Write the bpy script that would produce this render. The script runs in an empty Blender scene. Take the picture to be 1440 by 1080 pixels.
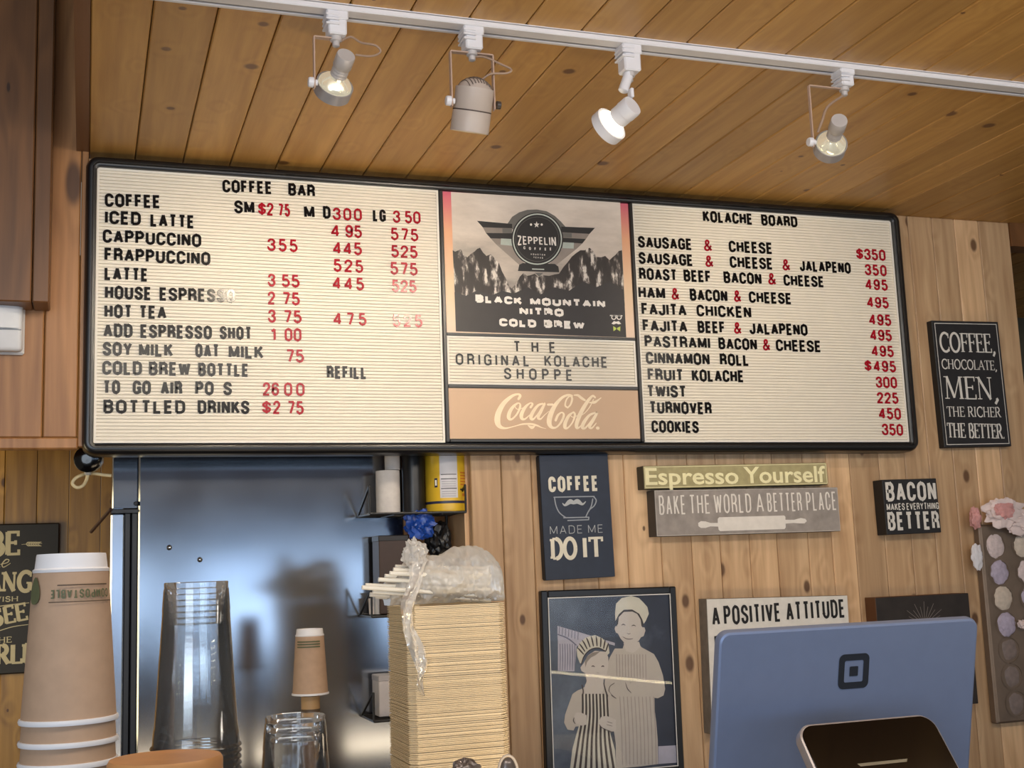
import bpy, bmesh, math, random
from math import sin, cos, pi, radians, sqrt, atan2
from mathutils import Vector, Matrix
random.seed(7)
S = bpy.context.scene
COL = S.collection

# ------------------------------------------------------------------ camera
FOC = 1730.82734
YAW, PITCH, ROLL = 0.335850659, 0.150562928, -0.0372555999
CAM = Vector((-0.0148028554, -3.14553291, 1.6))
_F = Vector((sin(YAW)*cos(PITCH), cos(YAW)*cos(PITCH), sin(PITCH)))
_r0 = Vector((cos(YAW), -sin(YAW), 0)); _u0 = _r0.cross(_F)
_R = _r0*cos(ROLL) + _u0*sin(ROLL); _U = _u0*cos(ROLL) - _r0*sin(ROLL)
cd = bpy.data.cameras.new('camera'); cam = bpy.data.objects.new('camera', cd); COL.objects.link(cam)
cd.sensor_width = 36; cd.lens = FOC/1440*36; cd.clip_start = 0.02
M = Matrix((( _R.x, _U.x, -_F.x, CAM.x), (_R.y, _U.y, -_F.y, CAM.y), (_R.z, _U.z, -_F.z, CAM.z), (0, 0, 0, 1)))
cam.matrix_world = M
S.camera = cam

# ------------------------------------------------------------------ light
S.view_settings.view_transform = 'Standard'; S.view_settings.look = 'None'
S.view_settings.gamma = 1.0; S.view_settings.use_curve_mapping = False
S.view_settings.exposure = 0.22
S.cycles.transparent_max_bounces = 40
S.cycles.max_bounces = 8
S.cycles.sample_clamp_indirect = 4.0
W = bpy.data.worlds.new('world'); S.world = W; W.use_nodes = True
W.node_tree.nodes['Background'].inputs[0].default_value = (1.0, 0.86, 0.72, 1)
W.node_tree.nodes['Background'].inputs[1].default_value = 0.16

def area(name, loc, target, size, sizey, power, color):
    l = bpy.data.lights.new(name, 'AREA'); l.shape = 'RECTANGLE'; l.size = size; l.size_y = sizey
    l.energy = power; l.color = color
    o = bpy.data.objects.new(name, l); COL.objects.link(o); o.location = loc
    o.rotation_euler = (Vector(target) - Vector(loc)).to_track_quat('-Z', 'Y').to_euler()
    return o
def spot(name, loc, target, power, angle, blend, color, radius=0.02):
    l = bpy.data.lights.new(name, 'SPOT'); l.energy = power; l.color = color
    l.spot_size = radians(angle); l.spot_blend = blend; l.shadow_soft_size = radius
    o = bpy.data.objects.new(name, l); COL.objects.link(o); o.location = loc
    o.rotation_euler = (Vector(target) - Vector(loc)).to_track_quat('-Z', 'Y').to_euler()
    return o
# area fills added to light the room; none stands for a visible fitting
area('warm_room_fill', (1.2, -2.5, 2.64), (1.2, 0.0, 1.7), 3.2, 0.4, 36, (1.0, 0.91, 0.79))  # added warm general fill for the board and sign wall
area('daylight_fill', (-1.9, -5.6, 1.7), (0.6, -1.6, 1.6), 2.0, 2.2, 70, (0.74, 0.86, 1.0))  # added cool fill giving the near cups daylight; no door is built
area('far_wall_fill', (-1.0, .30, 1.5), (-.2, 1.0, 1.5), .4, .8, 7, (1.0, 0.80, 0.45))  # added yellow fill that lifts the dark far wall
area('ceiling_uplight_fill', (0.95, -1.2, 0.93), (0.85, -0.7, 2.7), 1.8, 0.4, 9, (1.0, 0.80, 0.55))  # added uplight warming the ceiling boards, no fitting behind it

# ------------------------------------------------------------------ pixels of the survey -> points on real planes
def ray(px, py): return _F + _R*((px-720)/FOC) - _U*((py-540)/FOC)
def at(px, py, Y):
    d = ray(px, py); return CAM + d*((Y-CAM.y)/d.y)
def atz(px, py, Z):
    d = ray(px, py); return CAM + d*((Z-CAM.z)/d.z)

# ------------------------------------------------------------------ materials
def lin(c):
    return tuple(((x/255)/12.92 if x/255 <= 0.04045 else ((x/255+0.055)/1.055)**2.4) for x in c)
MATS = {}
def mat(name, rgb, rough=0.5, metal=0.0, noise=0.06, scale=40, bump=0.0, spec=0.5, coat=0.0, emit=0.0, sheen=0):
    if name in MATS: return MATS[name]
    m = bpy.data.materials.new(name); m.use_nodes = True; nt = m.node_tree; b = nt.nodes['Principled BSDF']
    c = lin(rgb)
    tc = nt.nodes.new('ShaderNodeTexCoord'); n = nt.nodes.new('ShaderNodeTexNoise'); n.inputs['Scale'].default_value = scale
    n.inputs['Detail'].default_value = 4
    nt.links.new(tc.outputs['Object'], n.inputs['Vector'])
    r = nt.nodes.new('ShaderNodeValToRGB')
    r.color_ramp.elements[0].position = 0.3; r.color_ramp.elements[1].position = 0.7
    r.color_ramp.elements[0].color = tuple(max(0, x*(1-noise)) for x in c)+(1,)
    r.color_ramp.elements[1].color = tuple(min(1, x*(1+noise)) for x in c)+(1,)
    nt.links.new(n.outputs['Fac'], r.inputs['Fac']); nt.links.new(r.outputs['Color'], b.inputs['Base Color'])
    b.inputs['Roughness'].default_value = rough; b.inputs['Metallic'].default_value = metal
    b.inputs['Specular IOR Level'].default_value = spec; b.inputs['Coat Weight'].default_value = coat
    if bump:
        bp = nt.nodes.new('ShaderNodeBump'); bp.inputs['Strength'].default_value = bump; bp.inputs['Distance'].default_value = 0.002
        nt.links.new(n.outputs['Fac'], bp.inputs['Height']); nt.links.new(bp.outputs['Normal'], b.inputs['Normal'])
    if emit:
        b.inputs['Emission Color'].default_value = c+(1,); b.inputs['Emission Strength'].default_value = emit
    MATS[name] = m; return m

def wood(name, c1, c2, knot, along, tint=0.22, knots=True, kscale=(8.4, 2.6), rough=0.42, grain=1.0, ring=.08, few=.6):
    """knotty boards: along = 'y' or 'z' is the grain direction, the face attribute rnd shifts each board"""
    m = bpy.data.materials.new(name); m.use_nodes = True; nt = m.node_tree; N = nt.nodes; L = nt.links
    b = N['Principled BSDF']; b.inputs['Roughness'].default_value = rough
    tc = N.new('ShaderNodeTexCoord'); at_ = N.new('ShaderNodeAttribute'); at_.attribute_name = 'rnd'
    sep = N.new('ShaderNodeSeparateXYZ'); L.new(tc.outputs['Object'], sep.inputs[0])
    def math_(op, a, bb):
        k = N.new('ShaderNodeMath'); k.operation = op
        for i, v in enumerate((a, bb)):
            if isinstance(v, (int, float)): k.inputs[i].default_value = v
            else: L.new(v, k.inputs[i])
        return k.outputs[0]
    rnd = at_.outputs['Fac']
    al = sep.outputs['Y'] if along == 'y' else sep.outputs['Z']
    ac = sep.outputs['X']
    al2 = math_('ADD', al, math_('MULTIPLY', rnd, 37.0))
    # knots
    cv = N.new('ShaderNodeCombineXYZ'); L.new(math_('MULTIPLY', ac, kscale[0]), cv.inputs[0]); L.new(math_('MULTIPLY', al2, kscale[1]), cv.inputs[1]); L.new(math_('MULTIPLY', rnd, 9.0), cv.inputs[2])
    vo = N.new('ShaderNodeTexVoronoi'); vo.voronoi_dimensions = '2D'; vo.inputs['Scale'].default_value = 1.0
    L.new(cv.outputs[0], vo.inputs['Vector'])
    # squash the knot back to an ellipse a little long with the grain
    near = N.new('ShaderNodeMapRange'); near.interpolation_type = 'SMOOTHSTEP'
    near.inputs['From Min'].default_value = 0.34; near.inputs['From Max'].default_value = 0.02
    L.new(vo.outputs['Distance'], near.inputs['Value'])
    # grain
    gv = N.new('ShaderNodeCombineXYZ'); L.new(math_('MULTIPLY', ac, 34.0*grain), gv.inputs[0]); L.new(math_('MULTIPLY', al2, 1.6), gv.inputs[1]); L.new(math_('MULTIPLY', rnd, 11.0), gv.inputs[2])
    n1 = N.new('ShaderNodeTexNoise'); n1.inputs['Scale'].default_value = 1.0; n1.inputs['Detail'].default_value = 5; n1.inputs['Roughness'].default_value = 0.62
    L.new(gv.outputs[0], n1.inputs['Vector'])
    wv = N.new('ShaderNodeCombineXYZ'); L.new(math_('MULTIPLY', ac, 9.0), wv.inputs[0]); L.new(math_('MULTIPLY', al2, 0.9), wv.inputs[1]); L.new(math_('MULTIPLY', rnd, 5.0), wv.inputs[2])
    n2 = N.new('ShaderNodeTexNoise'); n2.inputs['Scale'].default_value = 1.0; n2.inputs['Detail'].default_value = 2
    L.new(wv.outputs[0], n2.inputs['Vector'])
    rings = math_('SINE', math_('ADD', math_('MULTIPLY', n2.outputs['Fac'], 46.0), math_('MULTIPLY', near.outputs['Result'], 7.0)), 0)
    mixf = math_('ADD', math_('MULTIPLY', n1.outputs['Fac'], 0.75), math_('MULTIPLY', rings, ring))
    mixf = math_('ADD', mixf, 0.08)
    cr = N.new('ShaderNodeValToRGB'); e = cr.color_ramp.elements
    e[0].position = 0.22; e[0].color = lin(c2)+(1,); e[1].position = 0.66; e[1].color = lin(c1)+(1,)
    L.new(mixf, cr.inputs['Fac'])
    # board tint
    tn = N.new('ShaderNodeMapRange'); tn.inputs['To Min'].default_value = 1-tint; tn.inputs['To Max'].default_value = 1+tint*0.6
    frac = math_('FRACT', math_('MULTIPLY', rnd, 7.31), 0); L.new(frac, tn.inputs['Value'])
    mul = N.new('ShaderNodeMix'); mul.data_type = 'RGBA'; mul.blend_type = 'MULTIPLY'; mul.inputs['Factor'].default_value = 1
    L.new(cr.outputs['Color'], mul.inputs[6])
    cmb = N.new('ShaderNodeCombineColor'); 
    for i in range(3): L.new(tn.outputs['Result'], cmb.inputs[i])
    L.new(cmb.outputs[0], mul.inputs[7])
    out = mul.outputs[2]
    if knots:
        core = N.new('ShaderNodeMapRange'); core.interpolation_type = 'SMOOTHSTEP'
        core.inputs['From Min'].default_value = 0.115; core.inputs['From Max'].default_value = 0.055
        sz = N.new('ShaderNodeSeparateColor'); L.new(vo.outputs['Color'], sz.inputs[0])
        L.new(math_('DIVIDE', vo.outputs['Distance'], math_('ADD', math_('MULTIPLY', sz.outputs[1], 1.0), 0.25)), core.inputs['Value'])
        sepc = N.new('ShaderNodeSeparateColor'); L.new(vo.outputs['Color'], sepc.inputs[0])
        sel = math_('MULTIPLY', core.outputs['Result'], math_('GREATER_THAN', sepc.outputs[0], few))
        mk = N.new('ShaderNodeMix'); mk.data_type = 'RGBA'; L.new(math_('MULTIPLY', sel, 0.85), mk.inputs['Factor'])
        L.new(out, mk.inputs[6]); mk.inputs[7].default_value = lin(knot)+(1,)
        out = mk.outputs[2]
    L.new(out, b.inputs['Base Color'])
    bp = N.new('ShaderNodeBump'); bp.inputs['Strength'].default_value = 0.15; bp.inputs['Distance'].default_value = 0.002
    L.new(n1.outputs['Fac'], bp.inputs['Height']); L.new(bp.outputs['Normal'], b.inputs['Normal'])
    MATS[name] = m; return m

def film(name, tint, clear, rough, white=0.0, crinkle=.15):
    """clear plastic: mostly see-through with a fresnel gloss and a little milkiness"""
    m = bpy.data.materials.new(name); m.use_nodes = True; nt = m.node_tree; N = nt.nodes; L = nt.links
    N.remove(N['Principled BSDF']); o = N['Material Output']
    t = N.new('ShaderNodeBsdfTransparent'); t.inputs[0].default_value = tint+(1,)
    g = N.new('ShaderNodeBsdfGlossy'); g.inputs['Roughness'].default_value = rough; g.inputs[0].default_value = (1, 1, 1, 1)
    d = N.new('ShaderNodeBsdfDiffuse'); d.inputs[0].default_value = (0.85, 0.83, 0.80, 1)
    lw = N.new('ShaderNodeLayerWeight'); lw.inputs['Blend'].default_value = clear
    no = N.new('ShaderNodeTexNoise'); no.inputs['Scale'].default_value = 60; tc = N.new('ShaderNodeTexCoord'); L.new(tc.outputs['Object'], no.inputs['Vector'])
    bp = N.new('ShaderNodeBump'); bp.inputs['Strength'].default_value = crinkle; bp.inputs['Distance'].default_value = 0.001
    L.new(no.outputs['Fac'], bp.inputs['Height']); L.new(bp.outputs['Normal'], g.inputs['Normal'])
    m1 = N.new('ShaderNodeMixShader'); L.new(lw.outputs['Fresnel'], m1.inputs[0]); L.new(t.outputs[0], m1.inputs[1]); L.new(g.outputs[0], m1.inputs[2])
    m2 = N.new('ShaderNodeMixShader'); m2.inputs[0].default_value = white; L.new(m1.outputs[0], m2.inputs[1]); L.new(d.outputs[0], m2.inputs[2])
    L.new(m2.outputs[0], o.inputs['Surface']); MATS[name] = m; return m

# ------------------------------------------------------------------ mesh building
ORG = {}
def org(o): return ORG.get(o.name, Vector((0, 0, 0)))
class MB:
    def __init__(s): s.v = []; s.f = []; s.fm = []; s.rnd = []; s.sm = []
    def add(s, vs, fs, mi=0, rnd=0.0, smooth=False):
        k = len(s.v); s.v += [Vector(v) for v in vs]
        for f in fs: s.f.append([k+i for i in f]); s.fm.append(mi); s.rnd.append(rnd); s.sm.append(smooth)
        return s
    def box(s, lo, hi, mi=0, rnd=0.0, bev=0.0, fr=None, seg=1):
        bm = bmesh.new(); bmesh.ops.create_cube(bm, size=1)
        lo = Vector(lo); hi = Vector(hi); c = (lo+hi)/2; d = hi-lo
        for v in bm.verts: v.co = Vector((c.x+v.co.x*d.x, c.y+v.co.y*d.y, c.z+v.co.z*d.z))
        if bev: bmesh.ops.bevel(bm, geom=list(bm.edges), offset=min(bev, min(abs(d.x), abs(d.y), abs(d.z))*0.45), segments=seg, affect='EDGES', profile=0.5)
        vs = [v.co.copy() for v in bm.verts]
        if fr: vs = [fr @ v for v in vs]
        bm.verts.index_update()
        s.add(vs, [[v.index for v in f.verts] for f in bm.faces], mi, rnd, seg > 1); bm.free(); return s
    def lathe(s, prof, o=(0, 0, 0), ax=(0, 0, 1), n=32, mi=0, smooth=True, cap=(False, False)):
        q = Vector(ax).normalized().to_track_quat('Z', 'Y').to_matrix(); o = Vector(o); vs = []; fs = []
        for r, h in prof:
            for k in range(n):
                a = 2*pi*k/n; vs.append(o + q @ Vector((r*cos(a), r*sin(a), h)))
        for i in range(len(prof)-1):
            for k in range(n): fs.append([i*n+k, i*n+(k+1) % n, (i+1)*n+(k+1) % n, (i+1)*n+k])
        if cap[0]: fs.append(list(range(n))[::-1])
        if cap[1]: fs.append([(len(prof)-1)*n+k for k in range(n)])
        return s.add(vs, fs, mi, 0, smooth)
    def tube(s, pts, r, n=10, mi=0, closed=False, caps=True):
        pts = [Vector(p) for p in pts]; vs = []; fs = []; m = len(pts); up = Vector((0.13, 0.31, 0.94))
        rr = r if isinstance(r, (list, tuple)) else [r]*m
        prev = None
        for i, p in enumerate(pts):
            a = pts[(i-1) % m] if (i or closed) else p; b = pts[(i+1) % m] if (i < m-1 or closed) else p
            t = (b-a).normalized()
            if prev is None: x = t.cross(up).normalized()
            else: x = (prev - t*prev.dot(t)).normalized()
            prev = x; y = t.cross(x)
            for k in range(n):
                an = 2*pi*k/n; vs.append(p + x*(rr[i]*cos(an)) + y*(rr[i]*sin(an)))
        for i in range(m if closed else m-1):
            j = (i+1) % m
            for k in range(n): fs.append([i*n+k, i*n+(k+1) % n, j*n+(k+1) % n, j*n+k])
        if caps and not closed: fs.append(list(range(n))[::-1]); fs.append([(m-1)*n+k for k in range(n)])
        return s.add(vs, fs, mi, 0, True)
    def prism(s, pts, n, th, mi=0):
        """flat outline (3D points in a plane) given thickness th along n"""
        pts = [Vector(p) for p in pts]; n = Vector(n)*th; k = len(pts)
        fs = [list(range(k)), [k+i for i in range(k)][::-1]]
        for i in range(k): fs.append([i, (i+1) % k, k+(i+1) % k, k+i][::-1])
        return s.add(pts+[p+n for p in pts], fs, mi)
    def build(s, name, m, parent=None, recalc=True):
        o0 = org(parent) if parent else Vector((0, 0, 0))
        me = bpy.data.meshes.new(name); me.from_pydata([v-o0 for v in s.v], [], s.f)
        ms = m if isinstance(m, (list, tuple)) else [m]
        for x in ms: me.materials.append(x)
        me.polygons.foreach_set('material_index', s.fm); me.polygons.foreach_set('use_smooth', s.sm)
        a = me.attributes.new('rnd', 'FLOAT', 'FACE'); a.data.foreach_set('value', s.rnd)
        if recalc:
            bm = bmesh.new(); bm.from_mesh(me); bmesh.ops.recalc_face_normals(bm, faces=bm.faces); bm.to_mesh(me); bm.free()
        me.update()
        if any(s.sm):
            try: me.set_sharp_from_angle(angle=radians(40))
            except Exception: pass
        o = bpy.data.objects.new(name, me); COL.objects.link(o)
        ORG[o.name] = o0
        if parent: o.parent = parent
        return o

def thing(name, label, cat, loc=(0, 0, 0), group=None):
    o = bpy.data.objects.new(name, None); COL.objects.link(o); o.location = loc; o.empty_display_size = 0.05
    ORG[o.name] = Vector(loc); return tag(o, label, cat, group)
def tag(o, label, cat, group=None):
    o['label'] = label; o['category'] = cat
    if group: o['group'] = group
    return o
def struct(o): o['kind'] = 'structure'; return o
def lab(o, t): o['label'] = t; return o
def dup(root, loc, label, group=None):
    r = root.copy(); COL.objects.link(r); r.location = loc; r['label'] = label; ORG[r.name] = Vector(loc)
    if group: r['group'] = group
    for ch in list(root.children):
        c = ch.copy(); COL.objects.link(c); c.parent = r
        for g in ch.children:
            d = g.copy(); COL.objects.link(d); d.parent = c
    return r

# ------------------------------------------------------------------ lettering
_TC = {}
def glyphs(s, bold=0.0):
    """outline of a line of plain lettering: (verts, faces, width, capheight)"""
    k = (s, bold)
    if k in _TC: return _TC[k]
    cu = bpy.data.curves.new('t', 'FONT'); cu.body = s; cu.size = 1; cu.resolution_u = 3; cu.offset = bold; cu.extrude = 0.5
    o = bpy.data.objects.new('t', cu); COL.objects.link(o)
    dg = bpy.context.evaluated_depsgraph_get(); me = bpy.data.meshes.new_from_object(o.evaluated_get(dg))
    vs = [v.co.copy() for v in me.vertices]; fs = [list(p.vertices) for p in me.polygons]
    bpy.data.objects.remove(o); bpy.data.curves.remove(cu); bpy.data.meshes.remove(me)
    _TC[k] = (vs, fs); return _TC[k]
_H = None
def lettering(mb, s, p0, p1, cap, n=(0, -1, 0), bold=0.0, th=0.0006, off=0.0002, mi=0, up=None, shear=0.0, arch=None):
    """a line of lettering from p0 to p1 (baseline ends in space), cap height cap, raised th along n"""
    global _H
    if _H is None: v, f = glyphs('H', 0.0); _H = max(q.y for q in v)-min(q.y for q in v)
    vs, fs = glyphs(s, bold)
    x0 = min(v.x for v in vs); x1 = max(v.x for v in vs)
    p0 = Vector(p0); p1 = Vector(p1); n = Vector(n).normalized(); ux = p1-p0; L = ux.length; ux = ux/L
    uz = (up or ux.cross(-n)).normalized() if up is None else Vector(up)
    sy = cap/(_H+2*bold)
    out = []
    for v in vs:
        a = (v.x-x0)/(x1-x0)*L; b = (v.y+bold)*sy; a += shear*b
        if arch: b = b*arch(a/L)[1] + arch(a/L)[0]*cap
        out.append(p0 + ux*a + uz*b + n*(off + (v.z+0.5)*th))
    mb.add(out, fs, mi); return mb

def arc(cx, cy, rx, ry, a0, a1, n=12):
    return [(cx+rx*cos(radians(a0+(a1-a0)*i/n)), cy+ry*sin(radians(a0+(a1-a0)*i/n))) for i in range(n+1)]
# serif alphabet drawn as pen strokes: (width, [(thick?, points)], [serif (x, y)])
def _alpha():
    G = {}
    G['A'] = (.78, [(0, [(.08, 0), (.39, 1)]), (1, [(.37, 1), (.70, 0)]), (0, [(.19, .33), (.58, .33)])], [(.08, 0), (.70, 0)])
    G['B'] = (.66, [(1, [(.14, 0), (.14, 1)]), (0, [(.14, 1), (.32, 1)]), (1, arc(.32, .76, .20, .24, 90, -90)), (0, [(.14, .52), (.34, .52)]), (1, arc(.34, .26, .25, .26, 90, -90)), (0, [(.14, 0), (.34, 0)])], [])
    G['C'] = (.78, [(1, arc(.46, .5, .36, .5, 48, 312, 22)), (0, [(.71, .98), (.71, .72)]), (0, [(.71, .02), (.71, .26)])], [])
    G['D'] = (.80, [(1, [(.14, 0), (.14, 1)]), (0, [(.14, 1), (.34, 1)]), (1, arc(.34, .5, .36, .5, 90, -90, 18)), (0, [(.14, 0), (.34, 0)])], [(.10, 0), (.10, 1)])
    G['E'] = (.62, [(1, [(.14, 0), (.14, 1)]), (0, [(.1, .985), (.54, .985), (.54, .80)]), (0, [(.14, .52), (.44, .52)]), (0, [(.44, .42), (.44, .62)]), (0, [(.1, .015), (.57, .015), (.57, .21)])], [(.12, 0), (.12, 1)])
    G['F'] = (.58, [(1, [(.14, 0), (.14, 1)]), (0, [(.1, .985), (.54, .985), (.54, .78)]), (0, [(.14, .52), (.44, .52)]), (0, [(.44, .42), (.44, .62)])], [(.14, 0), (.12, 1)])
    G['G'] = (.82, [(1, arc(.46, .5, .36, .5, 48, 300, 22)), (0, [(.71, .98), (.71, .74)]), (1, [(.68, .02), (.68, .42)]), (0, [(.50, .42), (.78, .42)])], [])
    G['H'] = (.82, [(1, [(.14, 0), (.14, 1)]), (1, [(.66, 0), (.66, 1)]), (0, [(.14, .52), (.66, .52)])], [(.14, 0), (.14, 1), (.66, 0), (.66, 1)])
    G['I'] = (.34, [(1, [(.17, 0), (.17, 1)])], [(.17, 0), (.17, 1)])
    G['K'] = (.76, [(1, [(.14, 0), (.14, 1)]), (0, [(.14, .42), (.60, 1)]), (1, [(.30, .58), (.66, 0)])], [(.14, 0), (.14, 1), (.60, 1), (.66, 0)])
    G['L'] = (.60, [(1, [(.14, 0), (.14, 1)]), (0, [(.1, .015), (.57, .015), (.57, .24)])], [(.12, 0), (.14, 1)])
    G['M'] = (.96, [(0, [(.14, 0), (.17, 1)]), (1, [(.17, 1), (.48, .05)]), (0, [(.48, .05), (.78, 1)]), (1, [(.79, 1), (.83, 0)])], [(.14, 0), (.13, 1), (.83, 0), (.83, 1)])
    G['N'] = (.82, [(0, [(.14, 0), (.14, 1)]), (1, [(.12, 1), (.67, 0)]), (0, [(.67, 0), (.67, 1)])], [(.14, 0), (.10, 1), (.67, 1)])
    G['O'] = (.84, [(1, arc(.42, .5, .34, .5, 0, 360, 30))], [])
    G['R'] = (.72, [(1, [(.14, 0), (.14, 1)]), (0, [(.14, 1), (.34, 1)]), (1, arc(.34, .75, .21, .25, 90, -90)), (0, [(.14, .5), (.34, .5)]), (1, [(.34, .5), (.64, 0)])], [(.14, 0), (.12, 1), (.66, 0)])
    G['S'] = (.62, [(1, arc(.31, .74, .20, .25, 30, 250, 14)[:-1] + arc(.31, .26, .22, .26, 90, -150, 16)), (0, [(.51, .98), (.51, .74)]), (0, [(.09, .02), (.09, .26)])], [])
    G['T'] = (.70, [(1, [(.35, 0), (.35, 1)]), (0, [(.06, .80), (.06, .985), (.64, .985), (.64, .80)])], [(.35, 0)])
    G['U'] = (.78, [(1, [(.14, 1), (.14, .34)] + arc(.38, .30, .24, .30, 180, 360, 12) + [(.62, 1)])], [(.14, 1), (.62, 1)])
    G['W'] = (1.04, [(1, [(.10, 1), (.32, 0)]), (0, [(.32, 0), (.52, .95)]), (1, [(.52, .95), (.74, 0)]), (0, [(.74, 0), (.95, 1)])], [(.10, 1), (.52, 1), (.95, 1)])
    G['Y'] = (.76, [(1, [(.37, 0), (.37, .45)]), (1, [(.10, 1), (.37, .45)]), (0, [(.66, 1), (.37, .45)])], [(.10, 1), (.66, 1), (.37, 0)])
    G[','] = (.30, [(1, [(.14, .06), (.18, -.02), (.06, -.20)])], [])
    G['.'] = (.26, [(1, [(.09, .05), (.17, .05)])], [])
    G[' '] = (.34, [], [])
    return G
ALPHA = _alpha()
def ribbon2(pts, ws):
    """outline quads of a pen stroke with per-point widths"""
    n = len(pts); vs = []; fs = []
    for i in range(n):
        a = Vector(pts[max(0, i-1)]); b = Vector(pts[min(n-1, i+1)]); t = b-a
        if 0 < i < n-1:
            t1 = (Vector(pts[i])-a); t2 = (b-Vector(pts[i]))
            if t1.length > 0 and t2.length > 0: t = t1.normalized()+t2.normalized()
        if t.length == 0: t = Vector((1, 0))
        t.normalize(); nn = Vector((-t.y, t.x)); k = 1.0
        if 0 < i < n-1:
            t1 = (Vector(pts[i])-Vector(pts[i-1])).normalized(); c = abs(t1.dot(t)); k = min(1.5, 1/max(.5, c))
        vs.append(Vector(pts[i])+nn*ws[i]/2*k); vs.append(Vector(pts[i])-nn*ws[i]/2*k)
    for i in range(n-1): fs.append([2*i, 2*i+1, 2*i+3, 2*i+2])
    return vs, fs
def flat_strip(mb, vs, fs, P, n, off, th, mi=0):
    """2D mesh -> slightly raised paint/ink: front face only plus rim"""
    _tick[0] = (_tick[0]+1) % 61
    mb.add([P(v)+n*(off+th+_tick[0]*2e-6) for v in vs], fs, mi)
def serif_text(mb, s, p0, p1, cap, n=(0, -1, 0), thick=.13, thin=.05, serif=.22, sth=.045, off=.0005, mi=0, curve=None, gap=0.0):
    p0 = Vector(p0); p1 = Vector(p1); n = Vector(n).normalized(); ux = p1-p0; L = ux.length; ux /= L; uz = ux.cross(-n).normalized()
    tot = sum(ALPHA[c][0]+gap for c in s)
    k = L/tot; x = 0
    def P(v):
        a = v.x*k; b = v.y*cap
        if curve: b += curve(a/L)*cap
        return p0+ux*a+uz*b
    asp = cap/k
    for c in s:
        w, st, se = ALPHA[c]
        for tk, pts in st:
            # widths are in cap units: stretch x so the pen stays round
            q = [(px_+x, py_*asp) for px_, py_ in pts]
            vs, fs = ribbon2(q, [(thick if tk else thin)*asp]*len(q))
            flat_strip(mb, [Vector((v.x, v.y/asp)) for v in vs], fs, P, n, off, 0, mi)
        for sx, sy in se:
            y0, y1 = (0, sth) if sy == 0 else (1-sth, 1)
            hw = serif/2*asp + thick/2*asp*0.3
            flat_strip(mb, [Vector((sx+x-hw, y0)), Vector((sx+x+hw, y0)), Vector((sx+x+hw, y1)), Vector((sx+x-hw, y1))], [[0, 1, 2, 3]], P, n, off, 0, mi)
        x += w+gap
    return mb
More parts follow.
